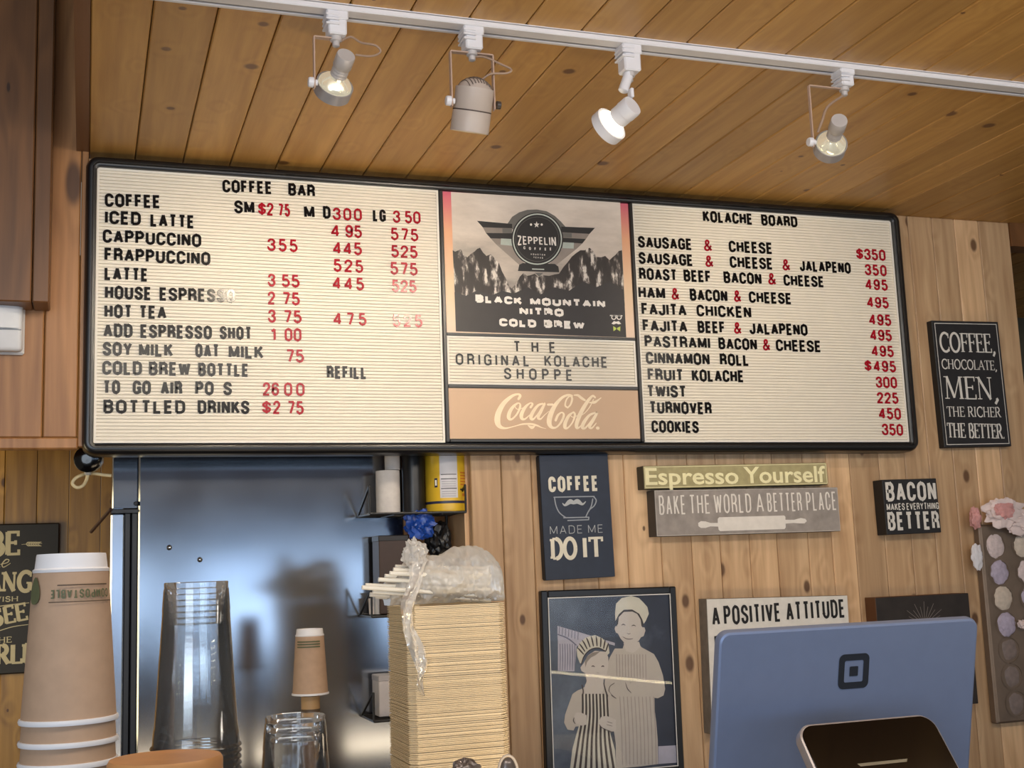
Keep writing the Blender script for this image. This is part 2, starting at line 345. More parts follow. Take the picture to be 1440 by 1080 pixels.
# plain condensed alphabet drawn as even pen strokes: width, strokes (centre lines in a 0..1 box, x in widths)
def rr_(x0, x1, y0, y1, rx, ry, corners='abcd', n=6):
    """rounded box path, counter-clockwise from the upper right corner"""
    out = []
    for key, cx, cy, a0 in (('a', x1-rx, y1-ry, 0), ('b', x0+rx, y1-ry, 90), ('c', x0+rx, y0+ry, 180), ('d', x1-rx, y0+ry, 270)):
        if key in corners: out += arc(cx, cy, rx, ry, a0, a0+90, n)
    return out
def _sans():
    G = {}; R = .22
    def o(w): p = rr_(0, w, 0, 1, w/2, .26); return p+[p[0]]
    G['A'] = (.56, [[(0, 0), (.28, 1), (.56, 0)], [(.10, .30), (.46, .30)]])
    G['B'] = (.50, [[(0, 0), (0, 1), (.28, 1)] + arc(.28, .765, .20, .235, 90, -90, 7) + [(0, .53)], [(.28, .53)] + arc(.28, .265, .22, .265, 90, -90, 7) + [(0, 0)]])
    G['C'] = (.50, [[(.50, .70)] + arc(.25, .74, .25, .26, 0, 180, 10) + arc(.25, .26, .25, .26, 180, 360, 10) + [(.50, .30)]])
    G['D'] = (.52, [[(0, 0), (0, 1), (.24, 1)] + arc(.24, .72, .28, .28, 90, 0, 7) + arc(.24, .28, .28, .28, 0, -90, 7) + [(0, 0)]])
    G['E'] = (.42, [[(.42, 1), (0, 1), (0, 0), (.42, 0)], [(0, .52), (.37, .52)]])
    G['F'] = (.40, [[(.40, 1), (0, 1), (0, 0)], [(0, .52), (.36, .52)]])
    G['G'] = (.52, [[(.52, .72)] + arc(.26, .74, .26, .26, 0, 180, 10) + arc(.26, .26, .26, .26, 180, 360, 10) + [(.52, .46), (.28, .46)], [(.52, .40), (.52, 0)]])
    G['H'] = (.50, [[(0, 0), (0, 1)], [(.50, 0), (.50, 1)], [(0, .52), (.50, .52)]])
    G['I'] = (.0, [[(0, 0), (0, 1)]])
    G['J'] = (.40, [[(.40, 1), (.40, .26)] + arc(.20, .24, .20, .24, 0, -180, 8) + [(0, .32)]])
    G['K'] = (.50, [[(0, 0), (0, 1)], [(0, .36), (.48, 1)], [(.18, .58), (.52, 0)]])
    G['L'] = (.40, [[(0, 1), (0, 0), (.40, 0)]])
    G['M'] = (.64, [[(0, 0), (0, 1), (.32, .08), (.64, 1), (.64, 0)]])
    G['N'] = (.50, [[(0, 0), (0, 1), (.50, 0), (.50, 1)]])
    G['O'] = (.54, [o(.54)])
    G['P'] = (.48, [[(0, 0), (0, 1), (.25, 1)] + arc(.25, .74, .23, .26, 90, -90, 8) + [(0, .48)]])
    G['R'] = (.50, [[(0, 0), (0, 1), (.25, 1)] + arc(.25, .75, .23, .25, 90, -90, 8) + [(0, .50)], [(.25, .50)] + arc(.25, .30, .23, .20, 90, 0, 6) + [(.50, 0)]])
    G['S'] = (.50, [[(.49, .72)] + arc(.25, .765, .24, .235, 0, 180, 10) + [(.02, .68), (.12, .58), (.38, .45), (.49, .34)] + arc(.25, .245, .25, .245, 0, -180, 10) + [(0, .29)]])
    G['T'] = (.48, [[(0, 1), (.48, 1)], [(.24, 1), (.24, 0)]])
    G['U'] = (.52, [[(0, 1), (0, .26)] + arc(.26, .26, .26, .26, 180, 360, 12) + [(.52, 1)]])
    G['V'] = (.54, [[(0, 1), (.27, 0), (.54, 1)]])
    G['W'] = (.78, [[(0, 1), (.19, 0), (.39, .92), (.59, 0), (.78, 1)]])
    G['X'] = (.52, [[(0, 0), (.52, 1)], [(0, 1), (.52, 0)]])
    G['Y'] = (.54, [[(0, 1), (.27, .45), (.54, 1)], [(.27, .45), (.27, 0)]])
    G['Z'] = (.48, [[(0, 1), (.48, 1), (0, 0), (.48, 0)]])
    G['0'] = (.48, [o(.48)])
    G['1'] = (.20, [[(0, .76), (.20, .98), (.20, 0)]])
    G['2'] = (.46, [[(0, .70)] + arc(.23, .75, .23, .25, 180, 0, 10) + [(.44, .62), (0, .04), (0, 0), (.46, 0)]])
    G['3'] = (.46, [[(0, .74)] + arc(.22, .77, .22, .23, 180, -60, 10) + [(.18, .53)], [(.18, .53), (.26, .53)] + arc(.22, .265, .24, .265, 60, -180, 12) + [(0, .28)]])
    G['4'] = (.50, [[(.36, 0), (.36, 1), (0, .30), (0, .26), (.50, .26)]])
    G['5'] = (.46, [[(.42, 1), (.06, 1), (.02, .52), (.10, .60)] + arc(.23, .31, .23, .31, 100, -90, 10) + arc(.23, .24, .23, .24, -90, -180, 6)])
    G['6'] = (.46, [[(.44, .76)] + arc(.23, .75, .22, .25, 10, 180, 8) + [(0, .30)] + arc(.23, .30, .23, .30, 180, 540, 18)])
    G['7'] = (.46, [[(0, 1), (.46, 1), (.34, .55), (.18, 0)]])
    G['9'] = (.46, [[(.02, .24)] + arc(.23, .25, .22, .25, 190, 360, 8) + [(.46, .70)] + arc(.23, .70, .23, .30, 0, 360, 18)])
    s_ = G['S'][1][0]
    G['$'] = (.50, [[(x, .10+y*.80) for x, y in s_], [(.25, -.06), (.25, 1.06)]])
    G['&'] = (.66, [[(.66, 0), (.12, .68)] + arc(.27, .82, .15, .18, 200, -50, 10) + [(.08, .40)] + arc(.22, .22, .22, .22, 150, 300, 8) + [(.48, .18), (.64, .48)]])
    G[' '] = (.22, [])
    return G
SANS = _sans()
_tick = [0]
def sans(mb, s, p0, p1, cap, n=(0, -1, 0), t=.19, th=.0006, off=.0003, mi=0, gap=.16, warp=None, thx=1.0, kmax=.98):
    """line of condensed lettering between two baseline ends; strokes t caps thick, raised th"""
    p0 = Vector(p0); p1 = Vector(p1); n = Vector(n).normalized(); ux = p1-p0; L = ux.length/cap; ux.normalize(); uz = ux.cross(-n).normalized()
    w = sum(SANS[c][0] for c in s); g = gap*(len(s)-1); tt = t*thx
    k = (L-tt*len(s))/(w+g) if w+g else 1
    if 0 < w and k < .8: gap = gap*.8/max(k, .3); k = (L-tt*len(s))/(w+gap*(len(s)-1))
    if len(s) > 1 and k > kmax and w: k = kmax; gap = (L-tt*len(s)-w*k)/(len(s)-1)/k    # spare room goes between the letters
    if len(s) == 1 and s in 'I1': k = 1
    if k <= .15: k = .15
    x = 0
    for c in s:
        gw, st = SANS[c]
        parts = []
        for pts in st:
            q = [(x+tt/2+px_*k, t/2+py_*(1-t)) for px_, py_ in pts]; cur = [q[0]]
            for i in range(1, len(q)):
                cur.append(q[i])
                if i < len(q)-1:     # a hairpin turn is two strokes
                    d1 = Vector(q[i])-Vector(q[i-1]); d2 = Vector(q[i+1])-Vector(q[i])
                    if d1.length > 1e-6 and d2.length > 1e-6 and d1.angle(d2) > radians(100): parts.append(cur); cur = [q[i]]
            parts.append(cur)
        for q in parts:
            vs, fs = ribbon2(q, [t]*len(q))
            if thx != 1.0: pass
            _tick[0] = (_tick[0]+1) % 23; o = off+th+_tick[0]*3e-6
            def P(v, oo):
                a, b = v.x, v.y
                if warp: b = warp(a/L, b)
                return p0+ux*(a*cap)+uz*(b*cap)+n*oo
            m = len(vs); top = [P(v, o) for v in vs]
            if th > .001:
                base = [P(v, off*.2) for v in vs]; f2 = list(fs)
                for i in range(0, m-2, 2): f2 += [[i, i+2, m+i+2, m+i], [i+1, m+i+1, m+i+3, i+3]]
                f2 += [[0, m, m+1, 1], [m-2, m-1, 2*m-1, 2*m-2]]
                mb.add(top+base, f2, mi)
            else: mb.add(top, fs, mi)
        x += gw*k+tt+gap*k
    return mb
def smooth_pts(p, n=6):
    out = []
    for i in range(len(p)-1):
        a = p[max(0, i-1)]; b = p[i]; c = p[i+1]; d = p[min(len(p)-1, i+2)]
        for k in range(n):
            t = k/n
            out.append(tuple(0.5*((2*b[j]) + (-a[j]+c[j])*t + (2*a[j]-5*b[j]+4*c[j]-d[j])*t*t + (-a[j]+3*b[j]-3*c[j]+d[j])*t**3) for j in range(len(b))))
    out.append(tuple(p[-1])); return out
def pen(mb, strokes, P, n, off, mi=0, sub=6):
    """strokes of (x, y, w) in a drawing's own units, mapped by P to a plane"""
    for st in strokes:
        q = smooth_pts(st, sub) if len(st) > 2 else st
        vs, fs = ribbon2([(a[0], a[1]) for a in q], [max(.01, a[2]) for a in q])
        nv = Vector(n)
        for f in fs:      # each short piece a hair above the last, so that folds never coincide
            _tick[0] = (_tick[0]+1) % 61
            mb.add([P(vs[i].x, vs[i].y)+nv*(off+_tick[0]*2e-6) for i in f], [[0, 1, 2, 3]], mi)
        for e in (q[0], q[-1]):   # round ends
            _tick[0] = (_tick[0]+1) % 61
            m = 10; mb.add([P(e[0]+e[2]/2*cos(2*pi*i/m), e[1]+e[2]/2*sin(2*pi*i/m))+nv*(off+_tick[0]*2e-6) for i in range(m)], [list(range(m))], mi)
    return mb

# ================================================================== the room
ZC = 2.68            # ceiling height
PW = 0.119           # ceiling board width
wood('ceiling_pine', (204, 158, 88), (166, 120, 58), (88, 50, 24), 'y', tint=0.16, kscale=(6.0, 6.0), ring=.04, few=.72)
wood('wall_pine', (224, 188, 146), (172, 134, 96), (78, 46, 26), 'z', tint=0.26, kscale=(8.0, 4.6), ring=.05, few=.62)
wood('far_pine', (182, 140, 66), (126, 90, 36), (64, 36, 12), 'z', tint=0.24, kscale=(9.0, 6.0), few=.5)
wood('soffit_pine', (172, 122, 74), (128, 86, 48), (58, 32, 18), 'z', tint=0.14, kscale=(5.6, 1.8))
wood('dark_pine', (128, 86, 50), (92, 60, 34), (46, 26, 14), 'z', tint=0.14, kscale=(5.6, 1.8))
def boards(name, m, lo, hi, w, start, axis='x', gap=0.003, bev=0.004, face=None, ends=None):
    """a run of boards across x, each with a chamfered edge, in one structure mesh"""
    mb = MB(); x = start
    while x > lo[0]: x -= w
    while x < hi[0]:
        a, b = max(x, lo[0]), min(x+w, hi[0])
        if b-a > 0.004:
            mb.box((a+gap/2, lo[1], lo[2]), (b-gap/2, hi[1], hi[2]), 0, random.random(), bev)
        x += w
    return struct(mb.build(name, m))
boards('ceiling', MATS['ceiling_pine'], (-0.02, -5.6, ZC), (5.0, 2.2, ZC+0.02), PW, 0.092, gap=0.0022, bev=0.0028)
struct(MB().box((-0.02, -5.6, ZC+0.018), (5.0, 2.2, ZC+0.05)).build('trim_1', mat('shade_backing', (40, 24, 14), 0.9)))
# sign wall to the right of the fridge
WALL_L, WALL_R = 0.972, 2.865
mb = MB(); x = 1.0; xs = [WALL_L, 1.06]
while xs[-1] < WALL_R-0.13: xs.append(xs[-1]+random.choice([.082, .088, .092, .096, .105]))
xs.append(WALL_R)
for a, b in zip(xs, xs[1:]):
    mb.box((a+.0007, 0.05, 0), (b-.0007, 0.075, ZC), 0, random.random(), 0.0026)
mb.box((WALL_L, 0.074, 0), (WALL_R, 0.11, ZC), 0, 0.3)
struct(mb.build('wall_back', MATS['wall_pine']))
# header carrying the board over the fridge bay, boxed soffit beyond it
struct(MB().box((-0.02, 0.05, 1.99), (WALL_L+.001, 0.11, ZC), 0, .5).build('trim_7', MATS['wall_pine']))
mb = MB()
for a, b, r in ((-1.6, -0.85, .1), (-.85, -.42, .2), (-.42, -.258, .35), (-.258, -.1155, .62), (-.1155, -.036, .80)):
    mb.box((a, 0.0, 1.958), (b-.002, 0.03, 3.4), 0, r, 0.003)
mb.box((-.036, -.002, 1.935), (-.0205, 0.03, 3.4), 0, .45, 0.002)
struct(mb.build('wall_left', MATS['soffit_pine']))
struct(MB().box((-1.6, -0.006, 1.93), (-0.036, 0.034, 1.9575), 0, .52, .003).build('trim_2', MATS['soffit_pine']))
mb = MB()
for a, b, r in ((-1.6, -.55, .15), (-.55, -.30, .9), (-.30, -.142, .33), (-.142, -.102, .71)):
    mb.box((a, -0.10, 2.268), (b-.002, -0.001, 3.4), 0, r, .003)
struct(mb.build('trim_3', MATS['dark_pine']))
struct(MB().box((-1.6, -5.6, 3.3), (-.02, 2.2, 3.34), 0, .5).build('ceiling_high', MATS['dark_pine']))
struct(MB().box((-.05, -5.6, ZC), (-.02, -.002, 3.34), 0, .5).build('trim_4', MATS['dark_pine']))
# far wall seen under the soffit, and the bay behind the fridge
boards('wall_rear', MATS['far_pine'], (-1.6, 1.0, 0), (WALL_L+.04, 1.03, 2.6), 0.095, 0.03, gap=.001, bev=.002)
struct(MB().box((-1.6, 0.031, 2.40), (WALL_L, 1.0, 2.42), 0, .4).build('trim_5', MATS['dark_pine']))
struct(MB().box((WALL_L-.012, .08, 0), (WALL_L+.004, 1.0, 1.96), 0, .4).build('wall_side', MATS['wall_pine']))
mb = MB()
for k in range(5): mb.box((.54+k*.085, .40, .0), (.624+k*.085, .42, 1.96), 0, random.random(), .002)
struct(mb.build('wall_inner', MATS['wall_pine']))
# passage at the end of the sign wall
struct(MB().box((WALL_R-.02, .11, 0), (WALL_R, 1.4, ZC), 0, .2).build('wall_right', MATS['dark_pine']))
struct(MB().box((WALL_R, 1.4, 0), (5.0, 1.45, ZC), 0).build('wall_right', mat('grey_green_wall', (86, 82, 66), .8)))
struct(MB().box((WALL_R, .045, 2.60), (5.0, .12, 2.68), 0, .6).build('trim_6', MATS['dark_pine']))
struct(MB().box((-1.6, -7.6, -.02), (5.0, 2.2, 0)).build('floor', mat('brown_tile', (96, 80, 66), .5, scale=3)))
# shop front behind the customer with its daylit windows
mb = MB(); FY = -7.6
wins = [(-1.35, .55, .95, 1.80), (.85, 2.75, .95, 1.80), (3.05, 4.85, .95, 1.80)]
xe = [-1.6]
for a, b, z0, z1 in wins: xe += [a, b]
xe.append(5.0)
for i in range(0, len(xe), 2): mb.box((xe[i], FY-.1, 0), (xe[i+1], FY, 3.4), 0, .4)
for a, b, z0, z1 in wins:
    mb.box((a, FY-.1, 0), (b, FY, z0), 0, .3); mb.box((a, FY-.1, z1), (b, FY, 3.4), 0, .6)
struct(mb.build('wall_front', MATS['dark_pine']))
def daylight(name, strength):
    m = bpy.data.materials.new(name); m.use_nodes = True; nt = m.node_tree; b = nt.nodes['Principled BSDF']
    b.inputs['Base Color'].default_value = (.1, .1, .1, 1)
    n = nt.nodes.new('ShaderNodeTexNoise'); n.inputs['Scale'].default_value = 1.2
    tc = nt.nodes.new('ShaderNodeTexCoord'); nt.links.new(tc.outputs['Object'], n.inputs['Vector'])
    r = nt.nodes.new('ShaderNodeValToRGB'); r.color_ramp.elements[0].color = (.40, .60, .95, 1); r.color_ramp.elements[1].color = (.62, .80, 1, 1)
    nt.links.new(n.outputs['Fac'], r.inputs['Fac']); nt.links.new(r.outputs['Color'], b.inputs['Emission Color'])
    b.inputs['Emission Strength'].default_value = strength; return m
DAY = daylight('daylight_glass', 3.5)
for i, (a, b, z0, z1) in enumerate(wins):
    struct(MB().box((a, FY-.06, z0), (b, FY-.04, z1)).build('window_%d' % (i+1), DAY))

# ================================================================== menu board
black = mat('black_frame', (22, 22, 24), .32, spec=.6)
cream = mat('cream_letter_strip', (230, 222, 206), .5, noise=.02)
white_edge = mat('white_plastic_edge', (232, 226, 214), .45, noise=.02)
blackL = mat('black_letter', (14, 13, 15), .17, spec=.22)
redL = mat('red_letter', (160, 18, 36), .2, spec=.25)
ZT = 2.641; ZB = 2.641-0.6968
board = thing('menu_board', 'wide black framed menu letter board hung below the plank ceiling', 'menu board', (1.18, .03, ZB-.03))
def rrect(x0, x1, z0, z1, r, y, n=8):
    out = []
    for cx, cz, a0 in ((x1-r, z1-r, 0), (x0+r, z1-r, 90), (x0+r, z0+r, 180), (x1-r, z0+r, 270)):
        for k in range(n+1):
            a = radians(a0+90*k/n); out.append(Vector((cx+r*cos(a), y, cz+r*sin(a))))
    return out
def loft(mb, loops, mi=0, smooth=True):
    n = len(loops[0]); vs = [v for l in loops for v in l]; fs = []
    for i in range(len(loops)-1):
        for k in range(n): fs.append([i*n+k, i*n+(k+1) % n, (i+1)*n+(k+1) % n, (i+1)*n+k])
    return mb.add(vs, fs, mi, 0, smooth)
BX0, BX1, BZ0, BZ1 = -.027, 2.387, ZB-.030, ZT+.027
mb = MB(); loops = []
for ins, y, r in ((0, .05, .032), (0, .0, .032), (.002, -.010, .03), (.006, -.018, .027), (.011, -.021, .022), (.0165, -.021, .017), (.0185, -.013, .015), (.0215, -.013, .012), (.0265, -.010, .008), (.0275, .003, .006)):
    loops.append(rrect(BX0+ins, BX1-ins, BZ0+ins, BZ1-ins, r, y))
loft(mb, loops)
frame = mb.build('frame', black, board)
mb = MB().box((BX0+.01, .012, BZ0+.01), (BX1-.01, .049, BZ1-.01)); mb.build('back_board', black, board)
X1, X2, X3, X4 = 0.888, 0.900, 1.4585, 1.4705
zmid = [at(640, y, 0).z for y in (468.5, 472.3, 540.8, 545.6, 617.5)]
rails = MB()
for a, b in ((X1+.0005, X2-.0005), (X3+.0005, X4-.0005)): rails.box((a, -.010, ZB), (b, .012, ZT), 0, 0, .002)
rails.box((X2, -.008, zmid[1]), (X3, .012, zmid[0]), 0, 0, .001); rails.box((X2, -.008, zmid[3]), (X3, .012, zmid[2]), 0, 0, .001)
rails.box((X2, -.008, ZB), (X3, .012, zmid[4]), 0, 0, .002)
rails.build('divider_rail', black, board)
def letter_panel(x0, x1, z0, z1, label):
    mb = MB(); e = .006; pitch = .00862; n = int(round((z1-z0-2*e)/pitch)); p = (z1-z0-2*e)/n
    vs = []; fs = []
    ring = [(x0, z0), (x1, z0), (x1, z1), (x0, z1)]
    # flat rim
    mb.box((x0, -.003, z0), (x0+e, .012, z1), 1); mb.box((x1-e, -.003, z0), (x1, .012, z1), 1)
    mb.box((x0+e, -.003, z0), (x1-e, .012, z0+e), 1); mb.box((x0+e, -.003, z1-e), (x1-e, .012, z1), 1)
    prof = []
    for i in range(n):
        z = z0+e+i*p
        prof += [(z, .0045), (z+p*.24, .0045), (z+p*.27, .0004), (z+p*.42, 0), (z+p*.85, 0), (z+p*.985, .0008)]
    prof.append((z0+e+n*p, .0045))
    for z, y in prof: vs += [(x0+e, y, z), (x1-e, y, z)]
    fs = [[2*i, 2*i+1, 2*i+3, 2*i+2] for i in range(len(prof)-1)]
    mb.add(vs, fs, 0)
    mb.add([(x0+e, .011, z0), (x1-e, .011, z0), (x1-e, .011, z1), (x0+e, .011, z1)], [[0, 1, 2, 3]], 0)
    return lab(mb.build('letter_panel', [cream, white_edge], board), label)
pl = letter_panel(.0, X1, ZB, ZT, 'grooved cream panel headed COFFEE BAR')
pm = letter_panel(X2, X3, zmid[2], zmid[1], 'small grooved cream panel reading THE ORIGINAL KOLACHE SHOPPE')
pr = letter_panel(X4, 2.36, ZB, ZT, 'grooved cream panel headed KOLACHE BOARD')
CAPB = 0.0343
def rowtext(panel, name, words, m, label, cap=CAPB, bold=.20):
    for s, x0, y0, x1, y1 in words:
        mb = sans(MB(), s, at(x0, y0, 0), at(x1, y1, 0), cap*random.uniform(.985, 1.015), t=bold, th=.0014, off=.0003, gap=.12)
        lab(mb.build(name, m, panel), label % s.replace(' ', ''))
LEFT = [
 [('COFFEE', 313, 270.6, 383, 273.3), ('BAR', 405.4, 275.0, 443, 277.6)],
 [('COFFEE', 147.5, 290.8, 226, 293.3)],
 [('SM', 329.6, 300, 357.9, 301), ('M', 428, 306.7, 442.5, 307), ('D', 454.4, 307.5, 465, 308), ('LG', 524.4, 311.3, 542.5, 312.3)],
 [('ICED', 147.5, 314.8, 198, 317.3), ('LATTE', 211.5, 318.6, 273.5, 321.7)],
 [('CAPPUCCINO', 144.4, 341.3, 283, 347.8)],
 [('FRAPPUCCINO', 146.9, 367, 295.8, 373.3)],
 [('LATTE', 146.9, 393.8, 208.3, 396.2)],
 [('HOUSE', 147.5, 420.4, 213, 422.6), ('ESPRESSO', 224.4, 422.9, 330.8, 425.8)],
 [('HOT', 146.9, 447, 185.8, 447.8), ('TEA', 195.4, 448, 234, 449)],
 [('ADD', 145.4, 474.4, 186.5, 475), ('ESPRESSO', 197.5, 475.2, 298, 477.1), ('SHOT', 309, 477.1, 354, 478)],
 [('SOY', 144.4, 500.2, 185.8, 500.8), ('MILK', 195.4, 501.2, 243.3, 501.9), ('OAT', 274.6, 502.3, 308.3, 502.9), ('MILK', 321.5, 503.8, 370.4, 504.8)],
 [('COLD', 143.8, 527, 199.6, 527.8), ('BREW', 209.4, 527.9, 267.7, 528.8), ('BOTTLE', 278.8, 529, 350, 530)],
 [('REFILL', 459.6, 532.5, 516, 533.3)],
 [('TO', 144.8, 554, 168.8, 554.2), ('GO', 186.5, 554.4, 211.9, 554.9), ('AIR', 226, 555, 256.3, 555.4), ('PO', 274.6, 555.4, 300.4, 555.8), ('S', 314, 555.8, 326, 556)],
 [('BOTTLED', 145.4, 581.5, 260.4, 582), ('DRINKS', 278, 582, 350.6, 582.4)],
]
LRED = [
 [('$', 363, 302.5, 374, 303), ('2', 375.4, 303, 384.6, 303.5), ('75', 391, 304, 408, 304.8)],
 [('300', 468.5, 309.3, 509, 311)], [('3', 553, 313.3, 563, 313.8), ('50', 569.6, 314, 591.5, 315)],
 [('4', 465.8, 333, 478, 333.5), ('95', 485.8, 333.9, 509, 335)], [('5 75'.replace(' ', ''), 549.8, 337.5, 588.3, 339.6)],
 [('355', 376.3, 352.9, 418.5, 354.8)], [('445', 468.5, 357.4, 509, 359.2)], [('525', 550.4, 361.8, 587.3, 363.4)],
 [('525', 469.2, 382, 510.8, 383.9)], [('575', 549.2, 386, 587.3, 387.7)],
 [('3', 376.9, 403, 387.3, 403.5), ('55', 396.3, 403.7, 421.3, 404.6)], [('445', 468, 406.8, 511.9, 408.6)], [('525', 551.3, 410.6, 585.8, 412)],
 [('2', 376.9, 428.3, 387, 428.5), ('75', 397, 428.8, 421.7, 429.6)],
 [('3', 377.5, 453.8, 388, 454), ('75', 399, 454.2, 424.2, 454.8)], [('475', 469.2, 457, 515.4, 458)], [('525', 552.5, 459.6, 594.2, 460.6)],
 [('1', 381, 479.4, 387.3, 479.5), ('00', 400.4, 479.8, 424, 480.2)],
 [('75', 402.3, 509.6, 427.5, 510)],
 [('26', 369.6, 556.5, 392.5, 556.7), ('0', 399.5, 556.8, 411, 556.9), ('0', 416.5, 556.9, 428.3, 557)],
 [('$', 368.5, 582, 381, 582.2), ('2', 384, 582.2, 394, 582.4), ('75', 404, 582.5, 427, 583)],
]
def say(ws): return ' '.join(w[0] for w in ws)
for i, ws in enumerate(LEFT): rowtext(pl, 'heading_word' if i == 0 else 'menu_word', ws, blackL, 'black letters reading %s')
for ws in LRED: rowtext(pl, 'price_figures', ws, redL, 'red figures reading %s', bold=.16)
for ws in ([('T H E', 722.5, 495, 781, 496.6)], [('ORIGINAL', 641, 513, 744.4, 515.4), ('KOLACHE', 765.8, 515.2, 854, 517.5)], [('SHOPPE', 709, 533.2, 804.8, 535.6)]):
    rowtext(pm, 'slogan_word', ws, blackL, 'black letters reading %s', cap=.031, bold=.15)
RIGHT = [
 ([('KOLACHE', 988.8, 312.2, 1058.5, 316.3), ('BOARD', 1071, 317.1, 1121.5, 320)], None, None),
 ([('SAUSAGE', 897.5, 348.2, 973.3, 352.1), ('CHEESE', 1025.3, 354.6, 1086.5, 357.6)], [('&', 990.3, 353, 1001.5, 353.5)], [('$', 1204.6, 364.5, 1214, 365), ('350', 1216, 365.3, 1245.4, 367.1)]),
 ([('SAUSAGE', 898.4, 371, 974.8, 374.5), ('CHEESE', 1026.7, 376.6, 1087, 379.4), ('JALAPENO', 1125, 381.3, 1196.5, 385)], [('&', 992.3, 375.3, 1003.4, 375.8), ('&', 1100.8, 380.3, 1111.3, 380.8)], [('350', 1216.9, 386.9, 1246.9, 388.6)]),
 ([('ROAST', 899, 393.2, 952, 395.6), ('BEEF', 961.7, 396, 1000.2, 397.7), ('BACON', 1018, 398.2, 1071, 400.4), ('CHEESE', 1102.3, 401.8, 1159, 404.4)], [('&', 1080.7, 400.2, 1091.5, 400.7)], [('495', 1217.5, 407.3, 1248.4, 409.1)]),
 ([('HAM', 898, 419.4, 935.4, 421), ('BACON', 970.4, 422.8, 1023, 424.8), ('CHEESE', 1053.5, 425.8, 1113.3, 428.2)], [('&', 944.8, 421.4, 955.3, 421.9), ('&', 1032.5, 424.6, 1042.5, 425)], [('495', 1219.8, 432.4, 1249.8, 434)]),
 ([('FAJITA', 902.5, 443, 965.5, 444.8), ('CHICKEN', 980, 445, 1056.5, 447.6)], None, [('495', 1222.7, 457, 1253.3, 458.6)]),
 ([('FAJITA', 904.2, 466, 966.6, 467.8), ('BEEF', 981.5, 468.2, 1020, 469.2), ('JALAPENO', 1054.4, 470, 1135.8, 472.3)], [('&', 1032.5, 469.4, 1042.8, 469.8)], [('495', 1224.2, 478.8, 1254.2, 480.1)]),
 ([('PASTRAMI', 906.8, 488.4, 998.7, 490.8), ('BACON', 1010.7, 491.2, 1064.6, 492.7), ('CHEESE', 1091.5, 493.8, 1154.8, 495.6)], [('&', 1073, 492.9, 1083.3, 493.2)], [('495', 1226.2, 501.2, 1256.8, 502.4)]),
 ([('CINNAMON', 908.6, 511.8, 998, 513.7), ('ROLL', 1012.7, 514, 1053.5, 514.9)], None, [('$', 1216.3, 522, 1225.6, 522.3), ('495', 1229, 522.6, 1260, 523.8)]),
 ([('FRUIT', 911.2, 535.2, 961, 536.3), ('KOLACHE', 973.3, 536.5, 1046.3, 537.8)], None, [('300', 1232.3, 545.3, 1261.5, 546.2)]),
 ([('TWIST', 910, 558.5, 965.2, 559.5)], None, [('225', 1233.8, 567.2, 1263.5, 568)]),
 ([('TURNOVER', 913.5, 581.6, 1001, 583)], None, [('450', 1236.4, 589.4, 1267, 590.2)]),
 ([('COOKIES', 916.5, 608.3, 982.7, 609.2)], None, [('350', 1240.8, 612, 1270, 612.8)]),
]
for i, (ws, amp, pr_) in enumerate(RIGHT):
    rowtext(pr, 'heading_word' if i == 0 else 'menu_word', ws, blackL, 'black letters reading %s', cap=.0352)
    if amp: rowtext(pr, 'ampersand_letter', amp, redL, 'red ampersand %s beside '+ws[0][0], cap=.0352, bold=.155)
    if pr_: rowtext(pr, 'price_figures', pr_, redL, 'red figures %s for '+say(ws), cap=.0352, bold=.17)

# --- the photo poster in the middle
NF = Vector((0, -1, 0))
def plane_map(Y): return lambda x, y: at(x, y, Y)
def poly_px(mb, pts, Y, off=0.0, mi=0):
    q = [at(x, y, Y)+NF*off for x, y in pts]
    mb.add(q, [list(range(len(q)))], mi)
    return mb
def ramp_mat(name, stops, axis='Z', rough=.5, lo=0, hi=1, noise=0.0, nscale=6, stretch=(1, 1, 1), ncol=None):
    """printed ink: a colour ramp along an axis of the sheet plus soft mottling"""
    m = bpy.data.materials.new(name); m.use_nodes = True; nt = m.node_tree; N = nt.nodes; L = nt.links; b = N['Principled BSDF']
    b.inputs['Roughness'].default_value = rough
    tc = N.new('ShaderNodeTexCoord'); s = N.new('ShaderNodeSeparateXYZ'); L.new(tc.outputs['Object'], s.inputs[0])
    mr = N.new('ShaderNodeMapRange'); mr.inputs['From Min'].default_value = lo; mr.inputs['From Max'].default_value = hi
    L.new(s.outputs[axis], mr.inputs['Value']); val = mr.outputs['Result']
    if noise:
        mp = N.new('ShaderNodeMapping'); mp.inputs['Scale'].default_value = stretch; L.new(tc.outputs['Object'], mp.inputs['Vector'])
        n = N.new('ShaderNodeTexNoise'); n.inputs['Scale'].default_value = nscale; n.inputs['Detail'].default_value = 6; n.inputs['Roughness'].default_value = .6
        L.new(mp.outputs[0], n.inputs['Vector'])
        a = N.new('ShaderNodeMath'); a.operation = 'MULTIPLY_ADD'; L.new(n.outputs['Fac'], a.inputs[0]); a.inputs[1].default_value = noise*2; a.inputs[2].default_value = -noise
        a2 = N.new('ShaderNodeMath'); a2.operation = 'ADD'; L.new(a.outputs[0], a2.inputs[0]); L.new(val, a2.inputs[1]); val = a2.outputs[0]
    r = N.new('ShaderNodeValToRGB'); L.new(val, r.inputs['Fac']); e = r.color_ramp.elements
    while len(e) < len(stops): e.new(.5)
    for k, (p, c) in enumerate(stops): e[k].position = p; e[k].color = lin(c)+(1,)
    L.new(r.outputs['Color'], b.inputs['Base Color']); MATS[name] = m; return m
zp0, zp1 = zmid[0], ZT-.0015
OB = board.location
margin = ramp_mat('poster_margin_ink', [(0, (232, 205, 182)), (.35, (226, 196, 160)), (.72, (226, 168, 130)), (1, (214, 96, 120))], 'Z', lo=zp0-OB.z, hi=zp1-OB.z, noise=.05)
